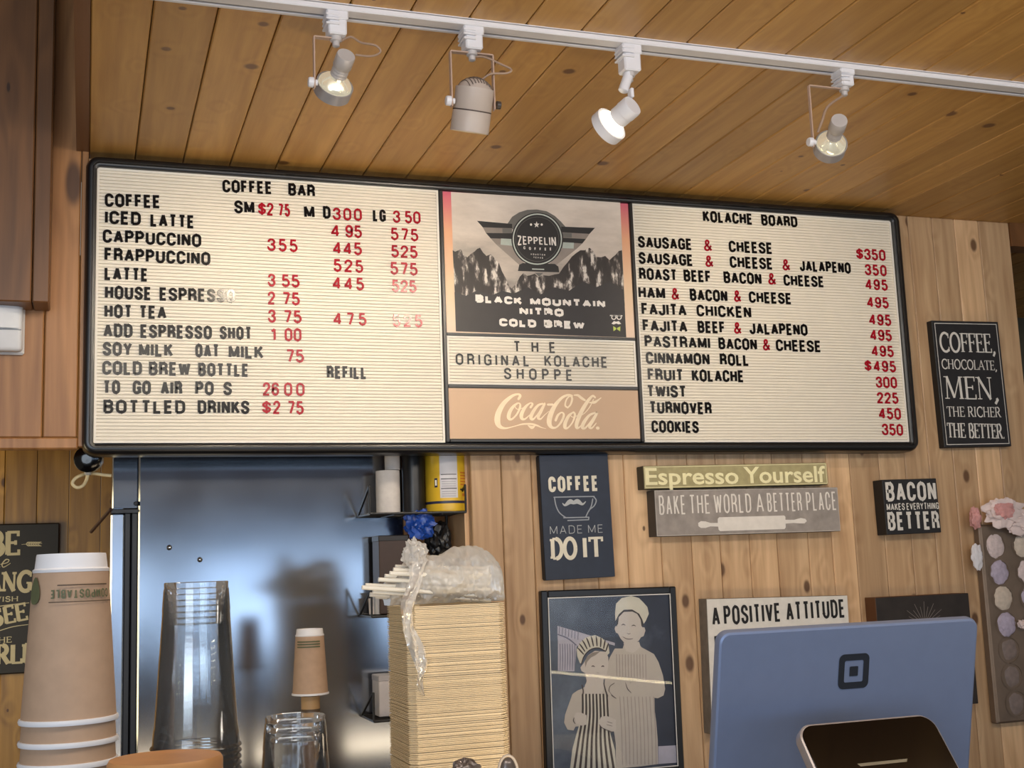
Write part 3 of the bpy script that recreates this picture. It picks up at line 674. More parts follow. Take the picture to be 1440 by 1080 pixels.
sky = ramp_mat('poster_sky_ink', [(0, (150, 142, 134)), (.35, (204, 192, 180)), (.65, (228, 216, 204)), (1, (238, 228, 218))], 'Z', lo=-.30+zp1-OB.z, hi=zp1-OB.z+.2, noise=.55, nscale=5, stretch=(1, 1, 3))
rock = ramp_mat('poster_rock_ink', [(0, (40, 36, 34)), (.56, (52, 46, 44)), (.66, (120, 112, 106)), (.74, (222, 214, 204))], 'Z', lo=-10, hi=10, noise=1.0, nscale=26, stretch=(1.6, 1, .55))
dark_ink = mat('poster_dark_ink', (50, 47, 48), .5)
white_ink = mat('white_ink', (238, 232, 224), .5)
badge_ink = mat('badge_black_ink', (34, 33, 34), .5)
grey_ink = mat('badge_grey_ink', (104, 102, 98), .5); pale_ink = mat('badge_pale_ink', (180, 190, 182), .5); mid_ink = mat('badge_mid_ink', (140, 130, 122), .5)
poster = lab(MB().box((X2, -.003, zp0), (X3, .012, zp1), 0).build('poster_panel', margin, board), 'printed coffee poster with a winged badge over black mountains')
YP = -.003
mb = MB(); poly_px(mb, [(634, 270), (872, 284.5), (880.5, 474.5), (641, 466)], YP, .0004); 
# keep the picture inside the sheet
mb.build('printed_sky', sky, poster)
mts = [(636.5, 352), (640, 354), (648, 350.5), (652, 358), (657, 362), (662, 357), (667, 354), (671, 350), (675, 348.5), (679, 355), (684, 360), (690, 357.5), (697, 365), (702, 371), (706, 382), (711, 391), (716, 402), (719, 406), (726, 399), (731, 389), (736, 384), (741, 388), (746, 387), (752, 385), (757, 390), (763, 387), (772, 388), (780, 386), (786, 385), (792, 376), (798, 369), (804, 361), (810, 356), (816, 352), (822, 352), (829, 348.5), (834, 353), (838, 361), (845, 362), (851, 360), (857, 366), (861, 362), (866, 358), (870, 353), (874.5, 352), (877.3, 408), (878.5, 430), (640, 420)]
mb = MB(); q = [at(x, y, YP)+NF*.0007 for x, y in mts]; n_ = len(q)
import mathutils
tri = mathutils.geometry.tessellate_polygon([[Vector((v.x, v.z, 0)) for v in q]]); mb.add(q, [list(t) for t in tri]); mb.build('printed_mountains', rock, poster)
mb = MB(); q = [at(x, y, YP)+NF*.0009 for x, y in [(639, 411), (655, 416), (672, 408), (690, 416), (706, 409), (722, 413), (742, 404), (760, 414), (780, 404), (800, 409), (820, 396), (838, 404), (858, 396), (877, 408), (880.5, 474.3), (641, 466)]]
tri = mathutils.geometry.tessellate_polygon([[Vector((v.x, v.z, 0)) for v in q]]); mb.add(q, [list(t) for t in tri]); mb.build('printed_foreground', dark_ink, poster)
# winged badge
def zp(a, b): return (660+a/8, 285+b/8)
mb = MB()
poly_px(mb, [zp(*p) for p in ((85, 205), (480, 240), (480, 290), (150, 278))], YP, .0010, 0)
poly_px(mb, [zp(*p) for p in ((150, 278), (480, 290), (480, 345), (185, 342))], YP, .0010, 2)
poly_px(mb, [zp(*p) for p in ((185, 342), (480, 345), (480, 410), (238, 402))], YP, .0010, 0)
poly_px(mb, [zp(*p) for p in ((238, 402), (480, 410), (490, 488), (300, 470))], YP, .0010, 2)
poly_px(mb, [zp(*p) for p in ((355, 404), (480, 410), (490, 486), (350, 474))], YP, .0012, 1)
poly_px(mb, [zp(*p) for p in ((370, 290), (480, 294), (480, 345), (372, 342))], YP, .0012, 3)
poly_px(mb, [zp(*p) for p in ((300, 470), (500, 490), (620, 690), (560, 700))], YP, .0010, 4)
mb.build('printed_wing', [badge_ink, pale_ink, mid_ink, grey_ink, mat('badge_shade_ink', (150, 140, 132), .5)], poster); mb = MB()
poly_px(mb, [zp(*p) for p in ((1030, 270), (1412, 285), (1350, 352), (1040, 335))], YP, .0010, 0)
poly_px(mb, [zp(*p) for p in ((1040, 335), (1350, 352), (1310, 410), (1040, 395))], YP, .0010, 2)
poly_px(mb, [zp(*p) for p in ((1040, 395), (1310, 410), (1270, 460), (1040, 445))], YP, .0010, 0)
poly_px(mb, [zp(*p) for p in ((1040, 445), (1270, 460), (1200, 525), (1040, 520))], YP, .0010, 2)
poly_px(mb, [zp(*p) for p in ((1050, 446), (1175, 452), (1172, 518), (1046, 514))], YP, .0012, 1)
poly_px(mb, [zp(*p) for p in ((1050, 340), (1150, 345), (1150, 395), (1050, 390))], YP, .0012, 3)
poly_px(mb, [zp(*p) for p in ((1200, 525), (1040, 520), (900, 690), (980, 700))], YP, .0010, 4)
mb.build('printed_wing', [badge_ink, pale_ink, mid_ink, grey_ink, mat('badge_shade_ink', (150, 140, 132), .5)], poster)
def disc_px(mb, cx, cy, rx, ry, Y, off, mi=0, a0=0, a1=360, n=48, inner=0):
    c = [(cx+rx*cos(radians(a0+(a1-a0)*i/n)), cy+ry*sin(radians(a0+(a1-a0)*i/n))) for i in range(n+(0 if a1-a0 == 360 else 1))]
    if not inner: return poly_px(mb, c, Y, off, mi)
    c2 = [(cx+(x-cx)*inner, cy+(y-cy)*inner) for x, y in c]; m = len(c)
    q = [at(x, y, Y)+NF*off for x, y in c+c2]
    rng = range(m) if a1-a0 == 360 else range(m-1)
    mb.add(q, [[i, (i+1) % m, m+(i+1) % m, m+i] for i in rng], mi); return mb
mb = MB()
poly_px(mb, [zp(*p) for p in ((430, 235), (480, 160), (560, 110), (650, 82), (760, 78), (870, 98), (960, 150), (1030, 215), (1080, 272), (1040, 320), (480, 300))], YP, .0009, 1)
poly_px(mb, [zp(*p) for p in ((560, 700), (600, 680), (960, 690), (1000, 720), (1010, 785), (545, 770))], YP, .0011, 0)
poly_px(mb, [zp(*p) for p in ((735, 790), (830, 790), (785, 835))], YP, .0011, 1)
poly_px(mb, [zp(*p) for p in ((705, 742), (840, 746), (840, 758), (705, 754))], YP, .0013, 2)
disc_px(mb, *zp(763, 412), 36.5, 37.5, YP, .0013, 0)
disc_px(mb, *zp(763, 412), 34.6, 36, YP, .0015, 2, inner=.955)
disc_px(mb, *zp(763, 412), 30.5, 31.5, YP, .0015, 1, inner=.985)
mb.build('printed_badge', [badge_ink, grey_ink, mat('badge_ring_ink', (200, 208, 200), .5)], poster)
mb = MB()
star = [zp(755+ (34 if i % 2 == 0 else 14)*cos(radians(90+36*i)), 250-(38 if i % 2 == 0 else 15)*sin(radians(90+36*i))) for i in range(10)]
c = at(*zp(755, 250), YP)+NF*.0016; q = [at(x, y, YP)+NF*.0016 for x, y in star]; mb.add([c]+q, [[0, 1+i, 1+(i+1) % 10] for i in range(10)])
for a in (692, 812): disc_px(mb, *zp(a, 248), 1.6, 1.7, YP, .0016, n=10)
mb.build('badge_stars', white_ink, poster); mb = MB()
sans(mb, 'ZEPPELIN', at(*zp(540, 470), YP), at(*zp(975, 482), YP), .0250, off=.0016, th=.0001, t=.15, warp=lambda a, b: b*(.86+.34*(2*a-1)**2) - .20*(2*a-1)**2+.05)
sans(mb, 'COFFEE', at(*zp(608, 523), YP), at(*zp(922, 538), YP), .0078, off=.0016, th=.0001, t=.24, gap=.5, warp=lambda a, b: b-.7*(1-(2*a-1)**2)*.35)
sans(mb, 'HOUSTON', at(*zp(690, 590), YP), at(*zp(850, 598), YP), .0045, off=.0016, th=.0001)
sans(mb, 'TEXAS', at(*zp(720, 626), YP), at(*zp(826, 632), YP), .0045, off=.0016, th=.0001)
mb.build('badge_lettering', white_ink, poster)
mb = MB()
for s, a, b in (('BLACK', (668.5, 425.5), (734, 429)), ('MOUNTAIN', (745.5, 429.5), (851, 433)), ('NITRO', (730.5, 443), (792.5, 445.5)), ('COLD', (702, 458.8), (754, 461)), ('BREW', (765, 461), (822, 463.5))):
    sans(mb, s, at(*a, YP), at(*b, YP), .0225, off=.0012, th=.0001, t=.33, gap=.14, kmax=9)
mb.build('poster_lettering', white_ink, poster)
# little bow tie, moustache and glasses
def gp(a, b): return (610+a/4.8, 250+b/4.8)
mb = MB()
for cx in (1214, 1250): disc_px(mb, *gp(cx, 943), 3.6, 3.4, YP, .0012, 0, inner=.62, n=20)
poly_px(mb, [gp(*p) for p in ((1188, 926), (1272, 928), (1272, 936), (1188, 934))], YP, .0012, 0)
poly_px(mb, [gp(*p) for p in ((1198, 985), (1215, 968), (1231, 972), (1247, 968), (1264, 986), (1247, 990), (1231, 984), (1214, 991))], YP, .0012, 0)
poly_px(mb, [gp(*p) for p in ((1210, 1002), (1230, 1014), (1230, 1024), (1212, 1036))], YP, .0012, 1); poly_px(mb, [gp(*p) for p in ((1258, 1004), (1236, 1014), (1236, 1024), (1257, 1037))], YP, .0012, 1)
mb.build('printed_bow_tie', [white_ink, mat('lime_ink', (190, 206, 96), .5)], poster)

# --- faded drinks logo panel
logo = lab(MB().box((X2, -.003, zmid[4]), (X3, .012, zmid[3]), 0).build('logo_panel', mat('faded_tan_sheet', (204, 172, 142), .45, noise=.05, scale=5), board), 'faded tan panel with pale script lettering')
def cc(x, y): return at(690+x/9, 545+y/9, YP)
STROKES = [
 [(352, 145, 30), (372, 105, 34), (345, 84, 24), (270, 108, 36), (165, 200, 56), (98, 320, 70), (84, 425, 74), (112, 490, 52), (185, 515, 22), (300, 490, 12), (400, 464, 20), (510, 462, 26), (590, 482, 22), (640, 505, 12), (700, 520, 4)],
 [(470, 478, 8), (520, 505, 40), (560, 484, 10)],
 [(345, 196, 18), (290, 235, 34), (240, 310, 46), (228, 380, 46), (262, 402, 26), (325, 345, 22), (368, 260, 28), (368, 205, 20), (325, 200, 12), (310, 245, 10), (345, 275, 10), (430, 250, 8)],
 [(505, 250, 30), (528, 210, 26), (500, 196, 16), (440, 245, 36), (392, 330, 48), (392, 388, 40), (430, 400, 22), (490, 350, 12), (540, 300, 8)],
 [(660, 205, 22), (600, 225, 30), (540, 300, 42), (508, 375, 44), (535, 402, 26), (600, 330, 16), (680, 205, 26), (640, 290, 40), (600, 375, 38), (630, 398, 22), (680, 350, 10), (735, 300, 6)],
 [(725, 216, 28), (780, 216, 28)],
 [(975, 255, 22), (942, 225, 22), (960, 150, 18), (1005, 108, 20), (1030, 140, 26), (1010, 215, 22), (972, 256, 18)],
 [(1025, 105, 30), (975, 96, 30), (900, 130, 34), (815, 225, 50), (755, 350, 64), (740, 450, 60), (775, 505, 36), (835, 500, 22), (895, 430, 28), (925, 350, 28), (900, 315, 18), (850, 350, 30), (822, 415, 30)],
 [(1055, 96, 14), (1105, 100, 30), (1150, 135, 34), (1190, 160, 26)],
 [(1045, 312, 16), (990, 355, 36), (945, 440, 46), (940, 505, 42), (975, 510, 22), (1035, 440, 20), (1065, 350, 28), (1045, 312, 20), (1010, 345, 10), (1040, 375, 10), (1110, 350, 8)],
 [(1320, 125, 24), (1285, 108, 28), (1215, 190, 44), (1140, 320, 52), (1092, 440, 50), (1088, 505, 40), (1125, 500, 18), (1175, 430, 8)],
 [(1115, 360, 10), (1180, 330, 10), (1250, 250, 12), (1300, 150, 12)],
 [(1250, 192, 14), (1310, 188, 34), (1350, 165, 24), (1395, 130, 10)],
 [(1318, 320, 22), (1250, 350, 32), (1185, 430, 44), (1160, 500, 44), (1195, 512, 26), (1265, 430, 16), (1345, 320, 28), (1295, 410, 42), (1250, 490, 40), (1280, 512, 22), (1335, 450, 10)],
 [(1350, 512, 40), (1358, 514, 40)],
]
mb = MB(); pen(mb, STROKES, cc, NF, .0006); mb.build('script_lettering', mat('pale_cream_ink', (246, 226, 194), .5), logo)

# ================================================================== signs on the wall
WF = 0.05
def face(tl, tr, br, bl, Y):
    """front face of a flat board from its four surveyed corners: origin, unit axes, size"""
    p = [at(*q, Y) for q in (tl, tr, br, bl)]
    ux = ((p[1]-p[0])+(p[2]-p[3])); w = ux.length/2; ux.normalize()
    uz = (p[0]-p[3])+(p[1]-p[2]); uz = uz - ux*uz.dot(ux); h = uz.length/2; uz.normalize()
    c = (p[0]+p[1]+p[2]+p[3])/4
    return c, ux, uz, w, h
def frame_of(c, ux, uz):
    n = ux.cross(uz)   # towards the viewer side
    return Matrix(((ux.x, -n.x, uz.x, c.x), (ux.y, -n.y, uz.y, c.y), (ux.z, -n.z, uz.z, c.z), (0, 0, 0, 1)))
def block_sign(name, label, corners, th, m_face, m_side, bev=.0015):
    """a box sign hung on the wall; local y runs from its face (0) into the wall (th)"""
    Y = WF-th; c, ux, uz, w, h = face(*corners, Y); fr = frame_of(c, ux, uz)
    t = thing(name, label, 'sign', (c.x, WF, c.z-h/2))
    body = MB().box((-w/2, .0015, -h/2), (w/2, th, h/2), 0, 0, bev, fr).build('sign_body', m_side, t)
    fc = MB().box((-w/2+.0005, 0, -h/2+.0005), (w/2-.0005, .0016, h/2-.0005), 0, 0, .0008, fr).build('sign_face', m_face, t)
    return t, fc, fr, w, h, Y
def border(fc, fr, w, h, ins, t, m, name='painted_border'):
    mb = MB(); a, b = w/2-ins, h/2-ins
    for lo, hi in (((-a, -b), (a, -b+t)), ((-a, b-t), (a, b)), ((-a, -b+t), (-a+t, b-t)), ((a-t, -b+t), (a, b-t))):
        mb.add([fr @ Vector((x, -.0006, z)) for x, z in ((lo[0], lo[1]), (hi[0], lo[1]), (hi[0], hi[1]), (lo[0], hi[1]))], [[0, 1, 2, 3]])
    return mb.build(name, m, fc)
sign_black = mat('sign_black_paint', (33, 33, 36), .5, noise=.15); sign_side = mat('sign_dark_side', (24, 22, 22), .6)
cream_paint = mat('sign_white_paint', (214, 210, 202), .55, noise=.06, scale=120)
t, fc, fr, w, h, Y = block_sign('wall_sign', 'black wall sign reading COFFEE, CHOCOLATE, MEN beside the menu board', ((1311.5, 451), (1405, 452), (1421, 628), (1327.5, 629)), .028, sign_black, sign_side)
border(fc, fr, w, h, .008, .0022, cream_paint)
def cp(a, b): return (1240+a/3, 300+b/3)
for s, a, b, cap_px in (('COFFEE,', (245, 583), (482, 588), 88), ('CHOCOLATE,', (252, 655), (487, 662), 44), ('MEN,', (265, 782), (498, 786), 104), ('THE RICHER', (275, 857), (503, 860), 46), ('THE BETTER.', (277, 945), (520, 950), 66)):
    cap = cap_px/3/FOC*3.56
    mb = serif_text(MB(), s, at(*cp(*a), Y), at(*cp(*b), Y), cap, thick=.125, thin=.055, serif=.20, sth=.04, off=.0008)
    mb.build('painted_words', cream_paint, fc)

navy = mat('sign_navy_canvas', (38, 48, 66), .55, noise=.10, scale=30)
t, fc, fr, w, h, Y = block_sign('wall_sign', 'navy canvas sign reading COFFEE MADE ME DO IT with a moustached cup', ((757.5, 640), (855, 638), (865, 811), (768, 816.5)), .03, navy, mat('navy_side', (22, 26, 36), .6), bev=.004)
warm_white = mat('sign_cream_paint', (222, 216, 198), .55)
def mp(a, b): return (740+a/5.142, 620+b/5.142)
mb = MB(); sans(mb, 'COFFEE', at(*mp(162, 372), Y), at(*mp(523, 362), Y), 112/5.142/FOC*3.42, t=.20, off=.0008, gap=.16); mb.build('painted_words', warm_white, fc)
mb = MB(); sans(mb, 'MADE', at(*mp(172, 676), Y), at(*mp(405, 668), Y), 58/5.142/FOC*3.42, t=.08, off=.0008, gap=.25, kmax=9)
sans(mb, 'ME', at(*mp(448, 666), Y), at(*mp(553, 663), Y), 58/5.142/FOC*3.42, t=.08, off=.0008, gap=.25, kmax=9); mb.build('painted_words', mat('sign_pale_grey_paint', (176, 180, 182), .55), fc)
mb = MB(); serif_text(mb, 'DO', at(*mp(178, 852), Y), at(*mp(368, 845), Y), 138/5.142/FOC*3.42, thick=.21, thin=.12, serif=.15, sth=.11, off=.0008)
serif_text(mb, 'IT', at(*mp(400, 842), Y), at(*mp(562, 836), Y), 136/5.142/FOC*3.42, thick=.22, thin=.13, serif=.16, sth=.11, off=.0008); mb.build('painted_words', warm_white, fc)
def mpp(a, b): return at(*mp(a, b), Y)
mb = MB(); lw = 8
pen(mb, [[(200, 408, lw), (350, 404, lw), (490, 402, lw)], [(203, 408, lw), (215, 470, lw), (240, 520, lw), (285, 555, lw)], [(485, 402, lw), (505, 430, lw), (490, 470, lw), (455, 500, lw), (430, 550, lw)], [(480, 420, lw), (470, 470, lw), (450, 510, lw)], [(270, 556, lw), (360, 554, lw), (452, 552, lw)], [(300, 576, lw), (450, 570, lw)], [(452, 552, lw), (450, 570, lw)]], mpp, NF, .0010)
mb.build('painted_cup', mat('sign_line_grey', (150, 156, 164), .55), fc)
mb = MB(); pen(mb, [[(262, 452, 6), (280, 465, 16), (315, 440, 34), (342, 446, 26), (370, 438, 34), (405, 458, 16), (428, 440, 6)]], mpp, NF, .0012); mb.build('painted_moustache', MATS['sign_pale_grey_paint'], fc)

khaki = mat('sign_khaki_paint', (164, 154, 112), .6, noise=.10, scale=60)
t, fc, fr, w, h, Y = block_sign('wall_sign', 'slim khaki block sign reading Espresso Yourself on top of the grey one', ((905, 655), (1163, 650.6), (1164, 681), (905.5, 688)), .045, khaki, mat('khaki_side', (70, 66, 54), .7))
def ep(a, b): return (880+a/3.13, 630+b/3.13)
mb = MB(); pale = mat('sign_butter_paint', (236, 228, 182), .55)
cap = 72/3.13/FOC*3.60
lettering(mb, 'Espresso', at(*ep(88, 163), Y), at(*ep(497, 158), Y), cap, bold=.018, off=.0008, th=.0003); mb.build('painted_words', pale, fc)
mb = MB(); lettering(mb, 'Yourself', at(*ep(520, 156), Y), at(*ep(880, 150), Y), cap, bold=.018, off=.0008, th=.0003); mb.build('painted_words', pale, fc)
border(fc, fr, w, h, .003, .0015, pale)

greyw = mat('sign_weathered_grey', (150, 142, 136), .7, noise=.16, scale=35)
t, fc, fr, w, h, Y = block_sign('wall_sign', 'weathered grey block sign with rolling pin reading BAKE THE WORLD A BETTER PLACE', ((920, 689.5), (1178, 685), (1182, 747), (923.5, 754.5)), .052, greyw, mat('grey_side', (74, 68, 64), .7))
chalk = mat('sign_chalk_paint', (224, 218, 210), .6)
cap = 82/3.13/FOC*3.60
for s, a, b in (('BAKE', (148, 295), (264, 292)), ('THE', (282, 291), (372, 289)), ('WORLD', (390, 288), (553, 284)), ('A', (576, 283), (608, 282)), ('BETTER', (624, 281), (776, 278)), ('PLACE', (796, 277), (928, 273))):
    sans(MB(), s, (0, 0, 0), (1, 0, 0), 1) if False else None
    mb = MB(); sans(mb, s, at(*ep(*a), Y), at(*ep(*b), Y), cap, t=.085, off=.0008, gap=.16); mb.build('painted_words', chalk, fc)
mb = MB()
q = [(318, 330), (330, 322), (350, 323), (372, 330), (404, 330), (404, 312), (410, 305), (560, 301), (696, 297), (702, 303), (702, 316), (740, 316), (770, 308), (790, 312), (796, 322), (786, 332), (764, 332), (738, 330), (703, 333), (703, 350), (698, 357), (560, 361), (415, 366), (408, 360), (406, 346), (372, 345), (350, 352), (330, 352), (319, 344)]
v = [at(*ep(*p), Y)+NF*.001 for p in q]; tri = mathutils.geometry.tessellate_polygon([[Vector((a.x, a.z, 0)) for a in v]]); mb.add(v, [list(f) for f in tri]); mb.build('painted_rolling_pin', chalk, fc)
border(fc, fr, w, h, .001, .0018, mat('sign_worn_edge', (186, 178, 170), .7))

t, fc, fr, w, h, Y = block_sign('wall_sign', 'small square black block sign reading BACON MAKES EVERYTHING BETTER', ((1241, 674.7), (1316.5, 672.5), (1324, 748.8), (1247.4, 752)), .05, sign_black, sign_side)
for s, a, b, cp_, tt in (('BACON', (1147, 236), (1368, 231), 84, .17), ('MAKES', (1148, 275), (1228, 273), 30, .15), ('EVERYTHING', (1236, 273), (1378, 269), 30, .15), ('BETTER', (1155, 364), (1382, 358), 80, .17)):
    mb = MB(); sans(mb, s, at(*ep(*a), Y), at(*ep(*b), Y), cp_/3.13/FOC*3.75, t=tt, off=.0008, gap=.14); mb.build('painted_words', cream_paint, fc)

dwhite = mat('sign_distressed_white', (222, 218, 210), .6, noise=.06, scale=50)
t, fc, fr, w, h, Y = block_sign('wall_sign', 'distressed white wooden sign reading A POSITIVE ATTITUDE behind the screen', ((992, 844.5), (1191, 835.3), (1203.5, 1022), (1003.5, 1031)), .05, dwhite, mat('sign_grey_wood_side', (128, 122, 114), .7, noise=.15))
def ap(a, b): return (960+a/3, 810+b/3)
for s, a, b in (('A', (125, 210), (158, 208)), ('POSITIVE', (175, 207), (415, 192)), ('ATTITUDE', (438, 190), (686, 175))):
    mb = MB(); sans(mb, s, at(*ap(*a), Y), at(*ap(*b), Y), 76/3/FOC*3.62, t=.145, off=.0008, gap=.12); mb.build('painted_words', mat('sign_black_letter', (22, 20, 22), .6), fc)
mb = MB(); sans(mb, 'M', at(*ap(136, 318), Y), at(*ap(184, 315), Y), 66/3/FOC*3.62, t=.19, off=.0008); mb.build('painted_words', MATS['sign_black_letter'], fc)

t, fc, fr, w, h, Y = block_sign('wall_sign', 'dark wooden sign with fine sunburst rays half hidden by the screen', ((1229, 841.5), (1360, 833.3), (1378, 990), (1246, 1000)), .055, mat('sign_charred_wood', (44, 38, 35), .65, noise=.25, scale=20), mat('sign_brown_side', (98, 62, 36), .6))
mb = MB()
for a in range(-80, 81, 13):
    d = (sin(radians(a)), cos(radians(a))); r0, r1 = 26, (72 if a % 2 else 92)
    pen(mb, [[(1020+d[0]*r0, 200-d[1]*r0*.8, 2.2), (1020+d[0]*r1, 200-d[1]*r1, 1.6)]], lambda x, y: at(*ap(x, y), Y), NF, .001)
mb.build('painted_rays', mat('sign_ray_grey', (132, 122, 116), .6), fc)

# --- sign on the far wall, under the soffit
FYW = 1.0
blk2 = mat('sign_far_black', (30, 27, 22), .6, noise=.12)
a = at(84, 735, FYW-.02); b = at(84, 944, FYW-.02)
ft = thing('wall_sign', 'tall black slogan sign with cream lettering on the far plank wall', 'sign', (a.x-.15, FYW, b.z))
sb = MB().box((a.x-.34, FYW-.02, b.z), (a.x, FYW-.0005, a.z), 0, 0, .004).build('sign_board', blk2, ft)
beige = mat('sign_far_cream', (178, 168, 136), .6)
YS = FYW-.02
def fp(x, y): return (x/4.91, 730+y/4.91)
for s, p, q, cap_px, kw in (('BE', (-85, 250), (138, 242), 140, dict(thick=.22, thin=.12, serif=.12, sth=.12)), ('CHANG', (-310, 505), (222, 495), 118, dict(thick=.22, thin=.10, serif=.14, sth=.12)), ('WISH', (-60, 572), (130, 566), 30, dict(thick=.2, thin=.1, sth=.1)), ('SEE', (-55, 740), (195, 690), 102, dict(thick=.22, thin=.12, serif=.12, sth=.12)), ('THE', (-60, 858), (82, 850), 34, dict(thick=.2, thin=.1, sth=.1)), ('WORLD', (-300, 1018), (262, 985), 112, dict(thick=.24, thin=.12, serif=.16, sth=.13))):
    serif_text(mbx := MB(), s, at(*fp(*p), YS), at(*fp(*q), YS), cap_px/4.91/FOC*4.2, off=.0010, **kw); mbx.build('painted_words', beige, sb)
mb = MB(); pen(mb, [[(-60, 330, 4), (-30, 280, 6), (-20, 320, 8), (0, 330, 4)], [(5, 312, 5), (50, 300, 6), (62, 282, 6), (40, 280, 8), (15, 310, 8), (25, 332, 6), (72, 305, 4)]], lambda x, y: at(*fp(x, y), YS), NF, .0011)
pen(mb, [[(-60, 610, 5), (80, 590, 6), (200, 578, 4)], [(-60, 790, 5), (80, 745, 6), (195, 728, 4)], [(150, 175, 3), (220, 170, 3), (290, 168, 3)]], lambda x, y: at(*fp(x, y), YS), NF, .0011)
for k in range(6):
    for sg in (-1, 1): pen(mb, [[(180+k*16, 172, 4), (192+k*16, 172+sg*10, 9), (206+k*16, 172+sg*14, 3)]], lambda x, y: at(*fp(x, y), YS), NF, .0012)
mb.build('painted_flourish', beige, sb)

# ================================================================== framed photograph
c0, ux, uz, w, h = face((753, 834), (945, 822), (969, 1089), (777, 1100), WF-.022); fr = frame_of(c0, ux, uz)
pf = thing('picture_frame', 'black framed black and white photograph of two children in cook hats', 'picture', (c0.x, WF, c0.z-h/2))
FB = .020
mb = MB()
for lo, hi in (((-w/2, -h/2), (-w/2+FB, h/2)), ((w/2-FB, -h/2), (w/2, h/2)), ((-w/2+FB, h/2-FB), (w/2-FB, h/2)), ((-w/2+FB, -h/2), (w/2-FB, -h/2+FB))):
    mb.box((lo[0], 0, lo[1]), (hi[0], .0218, hi[1]), 0, 0, .003, fr)
mb.build('frame', black, pf)
wl = mat('frame_white_line', (216, 214, 210), .4)
border(pf, fr, w, h, FB-.001, .0028, wl, 'inner_line')
pr_ink = ramp_mat('photo_dark_ink', [(0, (38, 40, 52)), (.5, (56, 60, 76)), (.8, (96, 104, 120)), (1, (120, 130, 148))], 'X', rough=.4, lo=.5, hi=-.35, noise=.5, nscale=7)
pprint = MB().box((-w/2+FB-.001, .006, -h/2+FB-.001), (w/2-FB+.001, .010, h/2-FB+.001), 0, 0, 0, fr).build('photo_print', pr_ink, pf)
PY = WF-.022+.006
def k1(a, b): return at(770+a/6.35, 830+b/6.35, PY)      # crop of the smaller child
def k2(a, b): return at(840+a/6.35, 830+b/6.35, PY)      # crop of the taller child
def k3(a, b): return at(770+a/7.2, 930+b/7.2, PY)        # lower half
def inkpoly(mb, f, pts, off, mi=0):
    v = [f(*p)+NF*off for p in pts]; tri = mathutils.geometry.tessellate_polygon([[Vector((a.x, a.z, 0)) for a in v]]); mb.add(v, [list(t_) for t_ in tri], mi)
skin_ink = mat('photo_pale_ink', (206, 194, 186), .45, noise=.03, scale=20); cloth_ink = mat('photo_cloth_ink', (196, 184, 174), .45, noise=.03); hat_ink = mat('photo_hat_ink', (212, 204, 190), .45)
stripe_ink = mat('photo_stripe_ink', (70, 58, 58), .45); soft_ink = mat('photo_soft_stripe_ink', (170, 156, 150), .45); hair_ink = mat('photo_hair_ink', (66, 60, 62), .45); curtain_ink = mat('photo_curtain_ink', (184, 178, 192), .45, noise=.10, scale=30)
lip_ink = mat('photo_lip_ink', (150, 132, 128), .45)
mb = MB(); inkpoly(mb, k1, [(88, 318), (300, 380), (600, 470), (600, 495), (440, 450), (260, 500), (250, 640), (240, 725), (92, 722), (92, 470), (88, 400)], .0003)
inkpoly(mb, k3, [(1120, 860), (1300, 850), (1310, 1025), (1120, 1040)], .0003)
mb.build('printed_curtain', curtain_ink, pprint)
mb = MB()
for x in range(110, 250, 22): pen(mb, [[(x, 480, 6), (x+3, 600, 7), (x, 715, 5)]], k1, NF, .0005)
pen(mb, [[(92, 395, 10), (180, 430, 12), (255, 490, 10)]], k1, NF, .0006)
for x in range(105, 300, 28): pen(mb, [[(x, 325+(x-90)*.28, 6), (x-3, 385+(x-90)*.30, 6)]], k1, NF, .0006)
mb.build('printed_curtain_folds', mat('photo_fold_ink', (112, 110, 128), .45), pprint)
# taller child
mb = MB()
inkpoly(mb, k2, [(155, 520), (225, 520), (235, 490), (370, 480), (395, 510), (460, 545), (505, 570), (545, 640), (585, 760), (605, 880), (590, 940), (540, 965), (507, 960), (510, 1082), (80, 1082), (75, 960), (60, 870), (75, 700), (110, 600)], .0006, 0)
inkpoly(mb, k3, [(620, 240), (1080, 330), (1085, 500), (1100, 620), (1115, 800), (1118, 1040), (930, 1065), (690, 1085), (690, 830), (670, 700), (600, 420)], .0005, 0)
inkpoly(mb, k2, [(232, 470), (372, 460), (385, 505), (320, 560), (255, 545)], .0008, 1)     # neck
inkpoly(mb, k2, [(175, 230), (230, 180), (320, 178), (370, 210), (395, 270), (398, 330), (420, 332), (428, 360), (412, 410), (388, 420), (370, 450), (330, 478), (280, 485), (240, 470), (205, 430), (182, 385), (165, 380), (153, 345), (160, 320), (175, 322)], .0010, 1)
inkpoly(mb, k2, [(168, 225), (225, 178), (320, 172), (372, 205), (405, 280), (408, 320), (392, 322), (385, 262), (355, 212), (310, 190), (235, 194), (190, 240), (184, 300), (174, 312)], .0012, 2)   # hair line
inkpoly(mb, k2, [(160, 275), (156, 205), (165, 120), (215, 70), (300, 50), (370, 70), (410, 110), (445, 150), (458, 210), (430, 275), (412, 300), (400, 262), (372, 210), (310, 172), (235, 174), (190, 215)], .0014, 3)
mb.build('printed_tall_child', [cloth_ink, skin_ink, hair_ink, hat_ink], pprint)
mb = MB()
for x in range(170, 450, 26): pen(mb, [[(x, 575, 8), (x+2, 700, 8), (x+4, 800, 8)]], k2, NF, .0009)
for i, x in enumerate(range(740, 1085, 38)): pen(mb, [[(x-10, 360, 8), (x+4, 600, 9), (x+12, 800, 9), (x+16, 1040, 10)]], k3, NF, .0009)
mb.build('printed_soft_stripes', soft_ink, pprint)
mb = MB()
